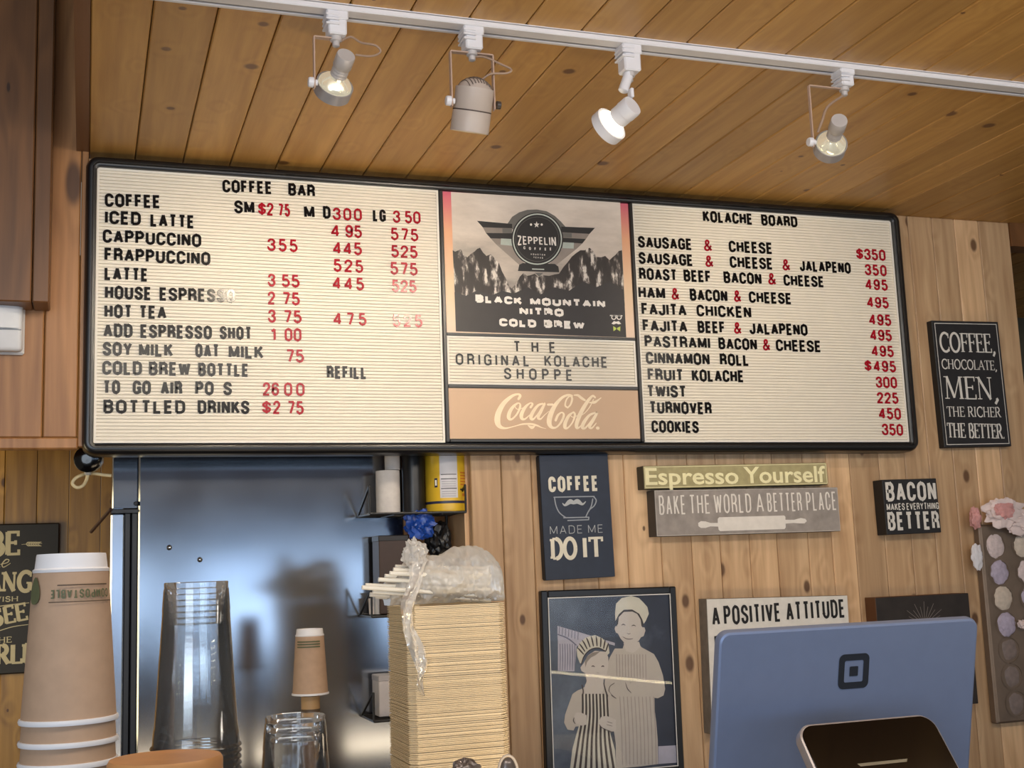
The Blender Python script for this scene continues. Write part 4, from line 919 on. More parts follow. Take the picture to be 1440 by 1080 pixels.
pen(mb, [[(215, 312, 5), (230, 304, 9), (246, 312, 6)], [(306, 318, 6), (322, 312, 9), (340, 320, 5)], [(262, 385, 4), (278, 390, 5), (292, 386, 4)], [(225, 415, 4), (255, 432, 6), (285, 437, 7), (315, 432, 4)]], k2, NF, .0016)
pen(mb, [[(100, 910, 8), (110, 860, 6), (150, 830, 6)], [(250, 825, 4), (268, 880, 8), (300, 915, 5)], [(100, 900, 6), (130, 940, 10), (165, 965, 6)], [(290, 830, 3), (310, 808, 3), (330, 797, 3)]], k2, NF, .0012)
mb.build('printed_face_lines', mat('photo_line_ink', (92, 80, 80), .45), pprint)
# smaller child
mb = MB()
inkpoly(mb, k3, [(350, 275), (420, 220), (560, 240), (640, 330), (660, 460), (640, 560), (690, 620), (690, 700), (640, 715), (560, 690), (515, 640), (530, 560), (400, 540), (390, 650), (280, 660), (260, 700), (200, 690), (165, 620), (175, 540), (210, 440), (250, 330), (300, 295)], .0018, 0)
inkpoly(mb, k1, [(330, 850), (345, 820), (350, 780), (490, 780), (505, 850), (480, 925), (330, 925)], .0020, 1)
inkpoly(mb, k1, [(290, 690), (300, 720), (330, 740), (345, 800), (380, 830), (430, 835), (490, 815), (522, 760), (540, 680), (540, 600), (520, 550), (420, 540), (360, 580), (320, 650)], .0021, 1)
inkpoly(mb, k1, [(330, 640), (350, 590), (400, 556), (470, 545), (425, 580), (385, 600), (350, 640), (335, 690)], .0023, 4)
inkpoly(mb, k1, [(285, 650), (262, 590), (258, 530), (285, 470), (340, 420), (420, 400), (480, 425), (540, 480), (550, 560), (530, 580), (510, 535), (440, 510), (370, 530), (320, 600), (300, 655)], .0024, 3)
inkpoly(mb, k3, [(345, 330), (590, 335), (620, 460), (625, 700), (680, 900), (690, 1085), (225, 1085), (250, 880), (300, 700), (345, 560)], .0020, 3)
mb.build('printed_small_child', [cloth_ink, skin_ink, hair_ink, hat_ink, mat('photo_grey_hair_ink', (150, 138, 130), .45)], pprint)
mb = MB()
for i in range(8):
    x = 352+i*35; b0 = 236+i*62
    pen(mb, [[(x, 335, 18), (x-2+i*2, 560, 20), (b0*.35+x*.65, 800, 22), (b0*.8+x*.2+10, 1080, 24)]], k3, NF, .0023)
pen(mb, [[(345, 240, 10), (358, 300, 12), (352, 345, 12)], [(565, 220, 10), (585, 300, 14), (605, 350, 12)]], k3, NF, .0024)
for a in range(9):
    an = radians(168-a*17); pen(mb, [[(425+110*cos(an), 590-95*sin(an), 10), (418+135*cos(an), 560-120*sin(an), 13), (412+150*cos(an), 540-128*sin(an), 7)]], k1, NF, .0027)
pen(mb, [[(298, 660, 8), (325, 585, 9), (380, 530, 9), (450, 515, 9), (515, 545, 9)]], k1, NF, .0028)
mb.build('printed_stripes', stripe_ink, pprint)
mb = MB()
inkpoly(mb, k3, [(262, 560), (290, 515), (340, 520), (392, 545), (392, 640), (340, 650), (290, 630)], .0026, 0); inkpoly(mb, k3, [(515, 620), (535, 565), (590, 550), (690, 590), (690, 715), (610, 695), (540, 665)], .0026, 0)
mb.build('printed_hands', skin_ink, pprint)
mb = MB()
pen(mb, [[(390, 680, 6), (402, 676, 10), (416, 682, 6)], [(478, 682, 6), (490, 676, 10), (500, 682, 6)], [(440, 735, 4), (452, 738, 4)], [(415, 775, 4), (440, 784, 6), (470, 776, 4)]], k1, NF, .0030)
pen(mb, [[(265, 570, 6), (258, 600, 10), (275, 630, 6)], [(520, 640, 6), (560, 680, 8), (650, 715, 6)], [(600, 610, 4), (650, 625, 4)], [(595, 640, 4), (650, 655, 4)]], k3, NF, .0030)
mb.build('printed_face_lines', MATS['photo_line_ink'], pprint)
MB().box((-w/2+FB-.002, .0012, -h/2+FB-.002), (w/2-FB+.002, .0022, h/2-FB+.002), 0, 0, 0, fr).build('glass', film('picture_glass', (.96, .97, .97), .12, .004, 0, 0.0), pf)

# ================================================================== lighting track and its four spots
trackm = mat('white_enamel', (214, 214, 220), .35, noise=.02)
slotm = mat('track_slot', (46, 30, 24), .6)
TY0, TY1 = -.965, -.915; TZ = ZC-.014
p_l = atz(300, -8, TZ)
tr = thing('lighting_track', 'white lighting track running along the plank ceiling', 'track', (1.5, (TY0+TY1)/2, ZC))
mb = MB(); TX0, TX1 = -.015, 3.2
mb.box((TX0, TY0, TZ), (TX1, TY0+.031, ZC), 0, 0, .002); mb.box((TX0, TY1-.012, TZ), (TX1, TY1, ZC), 0, 0, .002); mb.box((TX0, TY0, TZ+.010), (TX1, TY1, ZC), 0)
mb.build('rail', trackm, tr)
MB().box((TX0, TY0+.031, TZ+.006), (TX1, TY1-.012, TZ+.0105)).build('slot', slotm, tr)
TYC = (TY0+TY1)/2
metal_grey = mat('lamp_grey_metal', (188, 184, 184), .4, metal=.2, noise=.04)
can_grey = mat('lamp_can_enamel', (176, 164, 156), .45, noise=.02)
reflm = mat('lamp_reflector', (240, 232, 206), .18, metal=.85, noise=.02, emit=.35)
cordm = mat('lamp_cord', (150, 126, 108), .5)
bulb_dim = mat('lamp_bulb_low', (255, 236, 190), .3, emit=1.6); bulb_hot = mat('lamp_bulb_bright', (255, 240, 210), .3, emit=5)
ringm = mat('lamp_ring', (182, 180, 184), .3, metal=.5)
def tp(px, py, dy=0.0): return at(px, py, TYC+dy)
def adapter(t, px, w=.034, h=.045):
    c = atz(px, {475: 14, 663: 42, 877: 74, 1170: 112}[px], TZ); c.y = TYC; x = c.x
    mb = MB(); mb.box((x-w*.62, TYC-.021, TZ-h*.35), (x+w*.62, TYC+.021, TZ+.006), 0, 0, .003)
    mb.box((x-w*.5, TYC-.018, TZ-h), (x+w*.55, TYC+.018, TZ-h*.3), 0, 0, .003)
    for k in range(3): mb.box((x-w*.66, TYC-.0225, TZ-.010-k*.009), (x+w*.1, TYC+.02, TZ-.006-k*.009), 0, 0, .001)
    mb.build('track_adapter', trackm, t)
    MB().lathe([(.011, 0), (.011, -.008), (.007, -.010), (.007, -.018), (.004, -.02)], (x, TYC, TZ-h), n=20, cap=(False, True)).build('swivel_nut', metal_grey, t)
    return Vector((x, TYC, TZ-h))
def open_head(t, back, front, r_cap, r_ring, bulb, hot=False):
    """open bulb-holder head: cap, ribbed socket, reflector bowl and its ring, from back centre to front centre"""
    ax = (front-back); Ln = ax.length; ax.normalize()
    MB().lathe([(0, 0), (r_cap*.94, 0), (r_cap, .004), (r_cap, Ln*.30), (r_cap*.96, Ln*.31)] , back, ax, 28).build('socket_cap', trackm if hot else metal_grey, t)
    mb = MB(); pr = []
    z = Ln*.31
    if hot: pr = [(r_cap*.96, z), (r_cap*.96, Ln*.56), (r_cap*.9, Ln*.58)]
    else:
        for k in range(3): pr += [(r_cap*.86, z), (r_cap*.9, z+.003), (r_cap*.9, z+Ln*.07), (r_cap*.82, z+Ln*.08)]; z += Ln*.085
    mb.lathe(pr, back, ax, 28).build('socket', trackm if hot else metal_grey, t)
    mb = MB(); mb.lathe([(r_cap*.72, Ln*.55), (r_cap*.80, Ln*.62), (r_ring*.80, Ln*.72), (r_ring*.93, Ln*.80), (r_ring*.95, Ln*.98)], back, ax, 36); mb.build('reflector', bulb if hot else reflm, t)
    mb = MB(); k_ = 1.12 if hot else 1.03; mb.lathe([(r_ring*.97, Ln*.80), (r_ring*k_, Ln*.80), (r_ring*k_, Ln*1.06), (r_ring*.93, Ln*1.06), (r_ring*.93, Ln*.95)], back, ax, 40); mb.build('rim_ring', trackm if hot else ringm, t)
    MB().lathe([(0, Ln*.93), (r_ring*.5, Ln*.935), (r_ring*.92, Ln*.95)], back, ax, 36).build('bulb_face', bulb, t)
    return ax
LAMPC = (1.0, .84, .64)
def yoke(t, top, x_off, knob, w=.013, both=None):
    mb = MB(); z0 = top.z-.004
    a = Vector((knob.x, TYC, z0))
    mb.box((a.x-.0015, TYC-w/2, knob.z-.012), (a.x+.0015, TYC+w/2, z0), 0, 0, .0008)
    if both is not None:
        mb.box((both-.0015, TYC-w/2, knob.z-.012), (both+.0015, TYC+w/2, z0), 0, 0, .0008)
    mb.box((min(a.x, both if both is not None else a.x), TYC-w/2, z0-.0015), (max(top.x+.01, both if both is not None else a.x), TYC+w/2, z0+.0015), 0, 0, .0008)
    mb.build('yoke', mat('yoke_beige', (176, 150, 134), .45), t)
    MB().lathe([(0, -.012), (.0085, -.0115), (.010, -.009), (.010, -.002), (.006, 0), (.006, .006)], (knob.x, TYC, knob.z), (1, 0, 0), 18).build('pivot_knob', trackm, t)
def cord(t, pts, r=.0022):
    q = smooth_pts([tuple(p) for p in pts], 8); MB().tube(q, r, 8).build('cord', cordm, t)
# first spot, open head
t = thing('track_spotlight', 'open-bulb track spotlight above the COFFEE BAR heading', 'spotlight', tp(475, 20), 'track spotlights')
top = adapter(t, 475); yoke(t, top, 0, tp(442, 116))
b_, f_ = tp(487, 77, -.005), tp(467.5, 128, .075)
ax = open_head(t, b_, f_, .0185, .036, bulb_dim)
cord(t, (top+Vector((0, 0, -.015)), tp(492, 52), tp(508, 60, -.01), tp(528, 64, -.02), tp(535, 73, -.02), tp(522, 79, -.01), tp(500, 77, -.003)))
spot('track_spot_beam', f_+ax*.01, f_+ax*1.0, 9, 75, .8, LAMPC)
# second spot, closed can
t = thing('track_spotlight', 'closed cylinder track spotlight with a vented top over the middle of the board', 'spotlight', tp(663, 50), 'track spotlights')
top = adapter(t, 663); kn = tp(635, 142); yoke(t, top, 0, kn, both=tp(694.5, 142).x)
c_top = tp(668, 124); c_bot = tp(660, 186, .03); axc = (c_bot-c_top).normalized(); Lc = (c_bot-c_top).length; rc = .0385
mb = MB(); mb.lathe([(rc*.93, .006), (rc*.93, 0), (rc, 0), (rc, Lc*.50), (rc*.985, Lc*.51), (rc*.985, Lc*.53), (rc, Lc*.54), (rc*1.0, Lc), (rc*.9, Lc), (rc*.9, Lc*.55)], c_top, axc, 48); mb.build('lamp_can', can_grey, t)
mb = MB(); mb.lathe([(rc*.995, Lc*.505), (rc*1.004, Lc*.51), (rc*1.004, Lc*.53), (rc*.995, Lc*.535)], c_top, axc, 48); mb.build('can_seam', mat('can_seam_dark', (70, 60, 56), .6), t)
mb = MB(); mb.lathe([(rc*.9, .004), (rc*.8, -.006), (rc*.5, -.016), (0, -.02)], c_top, axc, 40); mb.build('vented_top', can_grey, t)
q = axc.to_track_quat('Z', 'Y').to_matrix(); mb = MB()
for i in range(-4, 5):
    pts = []
    for j in range(-5, 6):
        x, y = i*rc*.16, j*rc*.14; rr = min(.95, sqrt(x*x+y*y)/rc); pts.append(c_top+q @ Vector((x, y, -.0215+.022*rr*rr)))
    mb.tube(pts, .0011, 6)
mb.build('vent_slats', mat('vent_shadow_grey', (112, 102, 96), .5), t)
MB().lathe([(0, -.008), (.008, -.008), (.008, 0), (0, 0)], (tp(698, 142).x, TYC, kn.z), (-1, 0, 0), 16).build('pivot_knob', mat('knob_dark', (60, 54, 52), .4), t)
cord(t, (top+Vector((0, 0, -.012)), tp(680, 80), tp(706, 91, -.01), tp(719, 98, -.015), tp(712, 103, -.015), tp(690, 104, -.01), tp(676, 113), c_top-axc*.015))
MB().lathe([(0, Lc*.8), (rc*.88, Lc*.8)], c_top, axc, 30).build('bulb_face', bulb_dim, t)
spot('track_spot_beam', c_top+axc*(Lc+.01), c_top+axc*2, 9, 70, .8, LAMPC)
# third spot, on a stem, burning bright
t = thing('track_spotlight', 'brightly lit white track spotlight on a short stem over the poster', 'spotlight', tp(877, 82), 'track spotlights')
top = adapter(t, 877, .036, .055)
st_b = tp(877, 127)
MB().lathe([(.0105, 0), (.0105, .045), (.008, .047)], top+Vector((0, 0, .002)), st_b-top, 20, cap=(True, True)).build('stem', trackm, t)
MB().box((top.x-.003, TYC-.009, st_b.z-.016), (top.x+.004, TYC+.009, st_b.z+.004), 0, 0, .001).build('hinge', trackm, t)
b_, f_ = tp(890, 148, -.01), tp(853, 180, .055)
ax = open_head(t, b_, f_, .0235, .035, bulb_hot, True)
spot('track_spot_beam', f_+ax*.012, f_+ax*1.0, 16, 95, .9, LAMPC, .03)
# fourth spot, open head
t = thing('track_spotlight', 'small open-bulb track spotlight above the KOLACHE BOARD heading', 'spotlight', tp(1170, 118), 'track spotlights')
top = adapter(t, 1170, .03, .036); yoke(t, top, 0, tp(1143, 200), w=.009)
b_, f_ = tp(1180.5, 169, -.02), tp(1166.5, 209, .075)
ax = open_head(t, b_, f_, .0185, .035, bulb_dim)
cord(t, (top+Vector((0, 0, -.016)), tp(1164, 150), tp(1156, 170), tp(1150, 186, .01)), .003)
spot('track_spot_beam', f_+ax*.01, f_+ax*1.0, 9, 75, .8, LAMPC)

# ================================================================== motion sensor, security camera
p = at(0, 461, 0.0); a = at(36, 422, 0); b = at(34, 500, 0)
ms = thing('motion_sensor', 'white motion sensor fixed to the plank soffit beside the menu board', 'sensor', (p.x, 0, b.z))
sx1 = a.x; sx0 = a.x-.115; zt_, zb_ = a.z, b.z
plast = mat('white_sensor_plastic', (206, 206, 208), .4, noise=.02)
MB().box((sx0, -.012, zb_), (sx1, 0, zt_), 0, 0, .004).build('back_plate', plast, ms)
MB().box((sx0+.002, -.042, zb_+.004), (sx1-.004, -.011, zt_-.002), 0, 0, .010, seg=3).build('housing', plast, ms)
mb = MB(); zm = zb_+(zt_-zb_)*.42
n = 14; vs = []; fs = []
for i in range(n+1):
    u = -1+2*i/n; x = (sx0+sx1)/2+u*(sx1-sx0)*.40; y = -.043-.010*cos(u*1.4)
    vs += [(x, y, zm), (x, y, zt_-.022)]
fs = [[2*i, 2*i+2, 2*i+3, 2*i+1] for i in range(n)]
mb.add(vs, fs, 0, 0, True); mb.build('lens', mat('sensor_lens', (206, 208, 212), .25, noise=.02), ms)
MB().box((sx0+.004, -.0435, zm-.0035), (sx1-.006, -.040, zm-.0015)).build('seam', mat('sensor_seam', (140, 140, 142), .5), ms)
MB().box((sx1-.085, -.0545, zt_-.0175), (sx1-.075, -.040, zt_-.0145)).build('status_light', mat('sensor_led', (40, 40, 44), .3), ms)

CY = .12
c = at(125.5, 645.5, CY)
sc_ = thing('security_camera', 'round black security camera with a looped white cable under the board', 'camera', (c.x, CY, c.z))
rcam = .0335
MB().lathe([(rcam*.86, -.03), (rcam, -.026), (rcam*1.03, 0), (rcam*.98, .02), (rcam*.6, .034), (0, .038)], c, (0.15, 1, .1), 40).build('shell', mat('camera_white_shell', (196, 186, 160), .4), sc_)
MB().lathe([(0, -.037), (rcam*.3, -.0365), (rcam*.75, -.036), (rcam*.98, -.030), (rcam*1.01, -.024)], c, (0.15, 1, .1), 40).build('lens_face', mat('camera_black_face', (8, 8, 10), .15), sc_)
MB().tube([c+Vector((0, .03, 0)), c+Vector((0, .02, .06)), Vector((c.x, CY-.03, 2.03)), Vector((c.x, .031, 2.03))], .009, 12).build('mount_arm', mat('camera_mount', (188, 178, 150), .4), sc_)
cy = lambda x, y, d=0: at(90+x/9, 630+y/9, CY+d)
q = smooth_pts([tuple(v) for v in (cy(300, 275, -.01), cy(300, 330, -.015), cy(285, 400, -.01), cy(240, 475, 0), (cy(170, 500)), cy(118, 470), cy(110, 430), cy(150, 380), cy(220, 345, .005), cy(300, 325, .01), cy(400, 325, .01), cy(500, 340, .01), cy(600, 350, .01))], 8)
MB().tube(q, .0042, 10).build('cable', mat('camera_cable_cream', (212, 194, 152), .45), sc_)
MB().lathe([(.007, 0), (.009, .004), (.009, .022), (.006, .03)], cy(300, 345, -.015), (0, 0, 1), 14).build('cable_collar', mat('camera_collar', (150, 146, 138), .4), sc_)

# ================================================================== refrigerator in the bay
def steel(name, rgb, rough, wav=.02):
    m = bpy.data.materials.new(name); m.use_nodes = True; nt = m.node_tree; b = nt.nodes['Principled BSDF']
    b.inputs['Base Color'].default_value = lin(rgb)+(1,); b.inputs['Metallic'].default_value = 1; b.inputs['Roughness'].default_value = rough
    tc = nt.nodes.new('ShaderNodeTexCoord'); n = nt.nodes.new('ShaderNodeTexNoise'); n.inputs['Scale'].default_value = 2.2; n.inputs['Detail'].default_value = 0
    nt.links.new(tc.outputs['Object'], n.inputs['Vector'])
    bp = nt.nodes.new('ShaderNodeBump'); bp.inputs['Strength'].default_value = 1; bp.inputs['Distance'].default_value = wav*.12
    nt.links.new(n.outputs['Fac'], bp.inputs['Height'])
    n2 = nt.nodes.new('ShaderNodeTexNoise'); n2.inputs['Scale'].default_value = 9; n2.inputs['Detail'].default_value = 5; nt.links.new(tc.outputs['Object'], n2.inputs['Vector'])
    mr = nt.nodes.new('ShaderNodeMapRange'); mr.inputs['To Min'].default_value = rough*.85; mr.inputs['To Max'].default_value = rough*1.2
    nt.links.new(n2.outputs['Fac'], mr.inputs['Value']); nt.links.new(mr.outputs['Result'], b.inputs['Roughness'])
    nt.links.new(bp.outputs['Normal'], b.inputs['Normal']); MATS[name] = m; return m
ss = steel('brushed_steel', (166, 170, 176), .14)
FRY = .20
xl = at(194, 800, FRY).x; xr = at(567, 700, FRY).x
fr_ = thing('refrigerator', 'tall stainless steel refrigerator seen side-on under the menu board', 'refrigerator', ((xl+xr)/2, FRY+.3, 0))
MB().box((xl, FRY, .1), (xr, FRY+.62 if False else .385, 1.952), 0, 0, .004).build('side_panel', ss, fr_)
zg = at(176, 716, FRY).z; xg = at(158, 680, FRY).x
MB().box((xg, FRY+.004, zg), (xl-.001, .38, 1.952), 0, 0, .003).build('top_grille', ss, fr_)
xd = at(155, 800, FRY).x; xd1 = at(174.5, 800, FRY).x
MB().box((xd, FRY+.004, .12), (xd1, .38, zg-.011), 0, 0, .004).build('door', steel('door_steel', (190, 196, 206), .2), fr_)
gm = mat('fridge_gasket', (22, 24, 30), .45)
mb = MB(); gw = (xl-xd1)
mb.box((xd1, FRY+.010, .12), (xd1+gw*.45, .38, zg-.010), 0, 0, .002); mb.box((xd1+gw*.52, FRY+.006, .12), (xl-.001, .38, zg-.010), 0, 0, .002)
mb.build('gasket', gm, fr_)
MB().box((xd+.001, FRY+.006, zg-.0095), (xl-.001, .38, zg-.0005)).build('hinge_gap', gm, fr_)
pb = at(191, 708, FRY)
MB().lathe([(0, -.007), (.004, -.006), (.006, -.002), (.006, .004)], (pb.x, FRY+.003, pb.z), (0, 1, 0), 14).build('hinge_bolt', gm, fr_)
for q in ((281, 787), (238, 770)): 
    v = at(*q, FRY); MB().lathe([(0, -.0035), (.004, -.003), (.007, 0)], (v.x, FRY, v.z), (0, 1, 0), 16).build('panel_rivet', ss, fr_)
# dark bracket sticking out beyond the fridge
a = at(156, 716, FRY); b = at(128, 748, FRY+.1)
tag(MB().tube([a, b], .0045, 8).build('hook_arm', mat('dark_bronze', (52, 30, 26), .5)), 'thin dark bronze arm angled off the refrigerator top corner', 'hook')

# ================================================================== wire rack on the fridge wall and what it carries
wire = mat('black_wire', (14, 14, 16), .4)
RY = FRY-.004
rk = thing('wire_rack', 'three tier black wire rack hung beside the stainless refrigerator', 'rack', (.72, RY, 1.3))
RX0 = at(503, 727, RY).x; RD = .155; RX1 = at(655, 712, RY-RD).x; r_ = .0028
mb = MB()
for x in (RX0+.15, RX1-.012):
    mb.tube([(x, RY-.003, 1.25), (x, RY-.003, 1.95)], .0042, 8)
mb.build('rack_post', wire, rk)
tiers = []
for py in (727, 866, 1007):
    z = at(503, py, RY).z; tiers.append(z); mb = MB()
    y0, y1 = RY-.003, RY-RD
    mb.tube([(RX0, y0, z), (RX1, y0, z), (RX1, y1, z), (RX0, y1, z)], r_*1.2, 8, closed=True)
    for k in range(1, 9): mb.tube([(RX0, y0+(y1-y0)*k/9, z), (RX1, y0+(y1-y0)*k/9, z)], r_*.6, 6)
    for k in range(1, 4): mb.tube([(RX0+(RX1-RX0)*k/4, y0, z-.003), (RX0+(RX1-RX0)*k/4, y1, z-.003)], r_*.8, 6)
    for x in (RX0, RX1):
        mb.tube([(x, y0, z), (x, y1, z+.072)], r_*1.2, 8); mb.tube([(x, y1, z), (x, y1, z+.072)], r_*1.1, 8)
    mb.build('wire_shelf', wire, rk)
zs = tiers[0]+.004
paper = mat('towel_paper', (196, 190, 186), .85, noise=.05, scale=80, bump=.2)
YR = RY-.075
def roll(px0, px1, z0, z1, y, label):
    a, b = at(px0, 690, y).x, at(px1, 690, y).x; r = (b-a)/2; t = thing('paper_towel_roll', label, 'paper towels', ((a+b)/2, y, z0), 'paper towel rolls on the rack')
    MB().lathe([(r*.36, 0), (r, .001), (r*1.005, (z1-z0)*.5), (r, (z1-z0)-.001), (r*.36, (z1-z0)), (r*.36, 0)], ((a+b)/2, y, z0), n=40).build('paper', paper, t)
    MB().lathe([(r*.35, -.0005), (r*.35, (z1-z0)+.0005), (r*.30, (z1-z0)+.0005), (r*.30, -.0005)], ((a+b)/2, y, z0), n=24).build('core_tube', mat('towel_core', (150, 122, 90), .8), t)
    return (a+b)/2, r
z1_ = at(545, 662, YR).z
roll(529, 562, zs, z1_, YR, 'wide white paper towel roll standing on the top rack shelf')
roll(542, 563, z1_+.001, 1.945, YR+.006, 'narrower paper roll balanced on the wide towel roll')
dark_plastic = mat('bin_liner_black', (20, 21, 24), .35, noise=.3, scale=30, bump=.4)
def blob(name, c, r, m, seed, rough=.18, n=28, freq=4.0, sq=(1, 1, 1), parent=None):
    """crumpled soft shape"""
    rnd = random.Random(seed); from mathutils import noise as NZ
    bm = bmesh.new(); bmesh.ops.create_icosphere(bm, subdivisions=4, radius=1); off = Vector((rnd.random()*50, rnd.random()*50, rnd.random()*50))
    mb = MB(); vs = []
    for v in bm.verts:
        d = v.co.normalized(); k = 1+rough*NZ.noise(d*freq*.5+off)+rough*.7*abs(NZ.noise(d*freq+off))-rough*.4
        vs.append(Vector(c)+Vector((d.x*r[0]*k, d.y*r[1]*k, d.z*r[2]*k)))
    bm.verts.index_update(); mb.add(vs, [[v.index for v in f.verts] for f in bm.faces], 0, 0, True); bm.free()
    return mb.build(name, m, parent)
# black tall canister between rolls and the yellow tin
a, b = at(566, 690, YR).x, at(597, 690, YR).x
t = thing('black_canister', 'tall black canister between the paper towels and the yellow tin', 'canister', ((a+b)/2, YR, zs))
MB().lathe([(0, 0), ((b-a)/2, 0), ((b-a)/2, .17), ((b-a)/2*.96, .175)], ((a+b)/2, YR, zs), n=32).build('body', mat('canister_black', (18, 18, 20), .35), t)
MB().lathe([((b-a)/2*1.03, .172), ((b-a)/2*1.03, .19), (0, .192)], ((a+b)/2, YR, zs), n=32).build('lid', mat('canister_lid', (34, 34, 36), .4), t)
# yellow drink-powder tin
YC2 = RY-.082
a, b = at(599, 690, YC2).x, at(655, 690, YC2).x; r = (b-a)/2; cx = (a+b)/2
zb_ = zs; zt_ = zs+ (at(620, 640, YC2).z-at(620, 707, YC2).z)+.02
t = thing('yellow_tin', 'round yellow drink powder tin with dark bands on the top rack shelf', 'tin', (cx, YC2, zb_))
yel = mat('tin_yellow', (206, 168, 40), .35, noise=.06); tnav = mat('tin_navy_band', (30, 34, 66), .4)
H = 1.945-zb_
MB().lathe([(0, 0), (r*1.0, 0), (r*1.02, .003), (r, .006), (r, H-.004), (r*1.02, H), (0, H)], (cx, YC2, zb_), n=48).build('tin_body', yel, t)
def band(z0, z1, m, name, a0=0, a1=360, k=1.006):
    n = 40; vs = []; fs = []
    for i in range(n+1):
        an = radians(a0+(a1-a0)*i/n)
        for z in (z0, z1): vs.append(Vector((cx+r*k*cos(an), YC2+r*k*sin(an), zb_+z)))
    for i in range(n): fs.append([2*i, 2*i+2, 2*i+3, 2*i+1])
    return MB().add(vs, fs, 0, 0, True).build(name, m, t, recalc=False)
band(.021, .028, tnav, 'painted_band'); band(H-.018, H-.011, tnav, 'painted_band')
band(.036, H-.024, mat('tin_fact_panel', (198, 196, 200), .5, noise=.05), 'label_panel', 238, 288, 1.010)
for k, z in enumerate((.060, .086, .098)): band(z, z+.0022, mat('tin_print', (40, 38, 46), .5), 'label_print', 241, 285, 1.014)
for k, z in enumerate((.04, .046, .052, .067, .073, .079)): band(z, z+.0012, mat('tin_fine_print', (120, 118, 128), .5), 'label_print', 243, 282, 1.014)
for k in range(5): band(.070+k*.008, .074+k*.008, mat('tin_orange_print', (188, 110, 40), .5), 'label_print', 298, 322, 1.012)
band(.056, .060, MATS['tin_print'], 'label_print', 296, 324, 1.012); band(.040, .048, MATS['tin_orange_print'], 'label_print', 304, 314, 1.012)
band(.065, .090, tnav, 'label_letter', 222, 231, 1.012); band(.070, .085, mat('tin_white_print', (230, 228, 220), .5), 'label_letter', 224, 229, 1.016)
# blue plastic bag hanging under the shelf
bb = at(590, 737, RY-.10)
o = blob('blue_bag', bb, (.042, .03, .044), mat('blue_plastic', (24, 66, 150), .3, noise=.25, scale=40, bump=.5), 3, .45, freq=6)
tag(o, 'crumpled bright blue plastic bag under the yellow tin', 'bag')
o = blob('black_bag', at(617, 758, RY-.06), (.036, .03, .05), dark_plastic, 5, .3, freq=7); tag(o, 'crumpled black bag behind the straws and below the yellow tin', 'bag')
# lower tiers
zs2 = tiers[1]+.004
def simple_box(name, label, cat, x0, x1, z0, z1, y0, y1, m, lid=None):
    t = thing(name, label, cat, ((x0+x1)/2, (y0+y1)/2, z0))
    MB().box((x0, y0, z0), (x1, y1, z1), 0, 0, .002).build('carton', m, t)
    if lid: MB().box((x0-.001, y0-.001, z1-.014), (x1+.001, y1+.001, z1+.002), 0, 0, .002).build('lid', lid, t)
    return t
yb = RY-.10
xa, xb = at(533, 780, yb).x, at(575, 780, yb).x
simple_box('dark_brown_box', 'dark brown lidded box on the middle rack shelf behind the straw bag', 'box', xa, xb, zs2, at(540, 754, yb).z, yb, RY-.02, mat('box_dark_brown', (52, 34, 26), .5, noise=.1), mat('box_dark_lid', (26, 22, 22), .45))
tag(MB().lathe([(0, 0), (.012, 0), (.014, .042), (.013, .042), (.011, .002)], at(524.5, 815, RY-.06)*1.0, n=24).build('paper_shot_cup', mat('shot_cup_white', (206, 196, 190), .6)), 'tiny white cup at the edge of the middle rack shelf', 'cup')
bpy.data.objects['paper_shot_cup'].location.z += zs2 - at(524.5, 815, RY-.06).z
xa, xb = at(527, 850, yb).x, at(556, 850, yb).x
zs3 = tiers[2]+.004
t = thing('clear_tub', 'clear plastic tub hooked under the straw bag on the rack', 'tub', ((xa+xb)/2, yb+.03, zs2))
MB().lathe([(0, 0), (.024, 0), (.027, .052), (.0285, .053), (.0285, .055)], ((xa+xb)/2, yb+.03, zs2), n=32).build('tub', mat('tub_frosted', (178, 178, 182), .3), t)
MB().tube([Vector(((xa+xb)/2+.0285*cos(2*pi*i/24), yb+.03+.0285*sin(2*pi*i/24), zs2+.055)) for i in range(24)], .0014, 8, closed=True).build('tub_rim', mat('tub_rim_clear', (200, 200, 204), .3), t)
xa, xb = at(533, 980, yb).x, at(553, 980, yb).x+.03
simple_box('white_tub', 'white lidded tub on the bottom rack shelf', 'tub', xa, xb, zs3, at(540, 951, yb).z, yb, RY-.02, mat('tub_white', (186, 180, 180), .5, noise=.1, scale=20), mat('tub_lid', (160, 156, 158), .5))

# ================================================================== service counters (their tops lie just under the frame)
top_wood = mat('counter_laminate', (58, 44, 36), .6, noise=.1, scale=14)
ct = thing('customer_counter', 'customer counter carrying the cups and the till screen', 'counter', (.6, -1.65, 0))
MB().box((-1.0, -2.15, 0), (2.6, -1.45, .995), 0, 0, .003).build('base', MATS['dark_pine'], ct)
MB().box((-1.02, -2.19, .995), (2.62, -1.42, 1.03), 0, 0, .006).build('countertop', top_wood, ct)
bc = thing('prep_counter', 'work counter along the sign wall carrying the stacked trays', 'counter', (.75, -.6, 0))
MB().box((.1, -.80, 0), (1.5, -.12, .97), 0, 0, .003).build('base', MATS['dark_pine'], bc)
MB().box((.08, -.82, .97), (1.52, -.11, 1.00), 0, 0, .006).build('countertop', top_wood, bc)
CT = 1.03; BT = 1.00

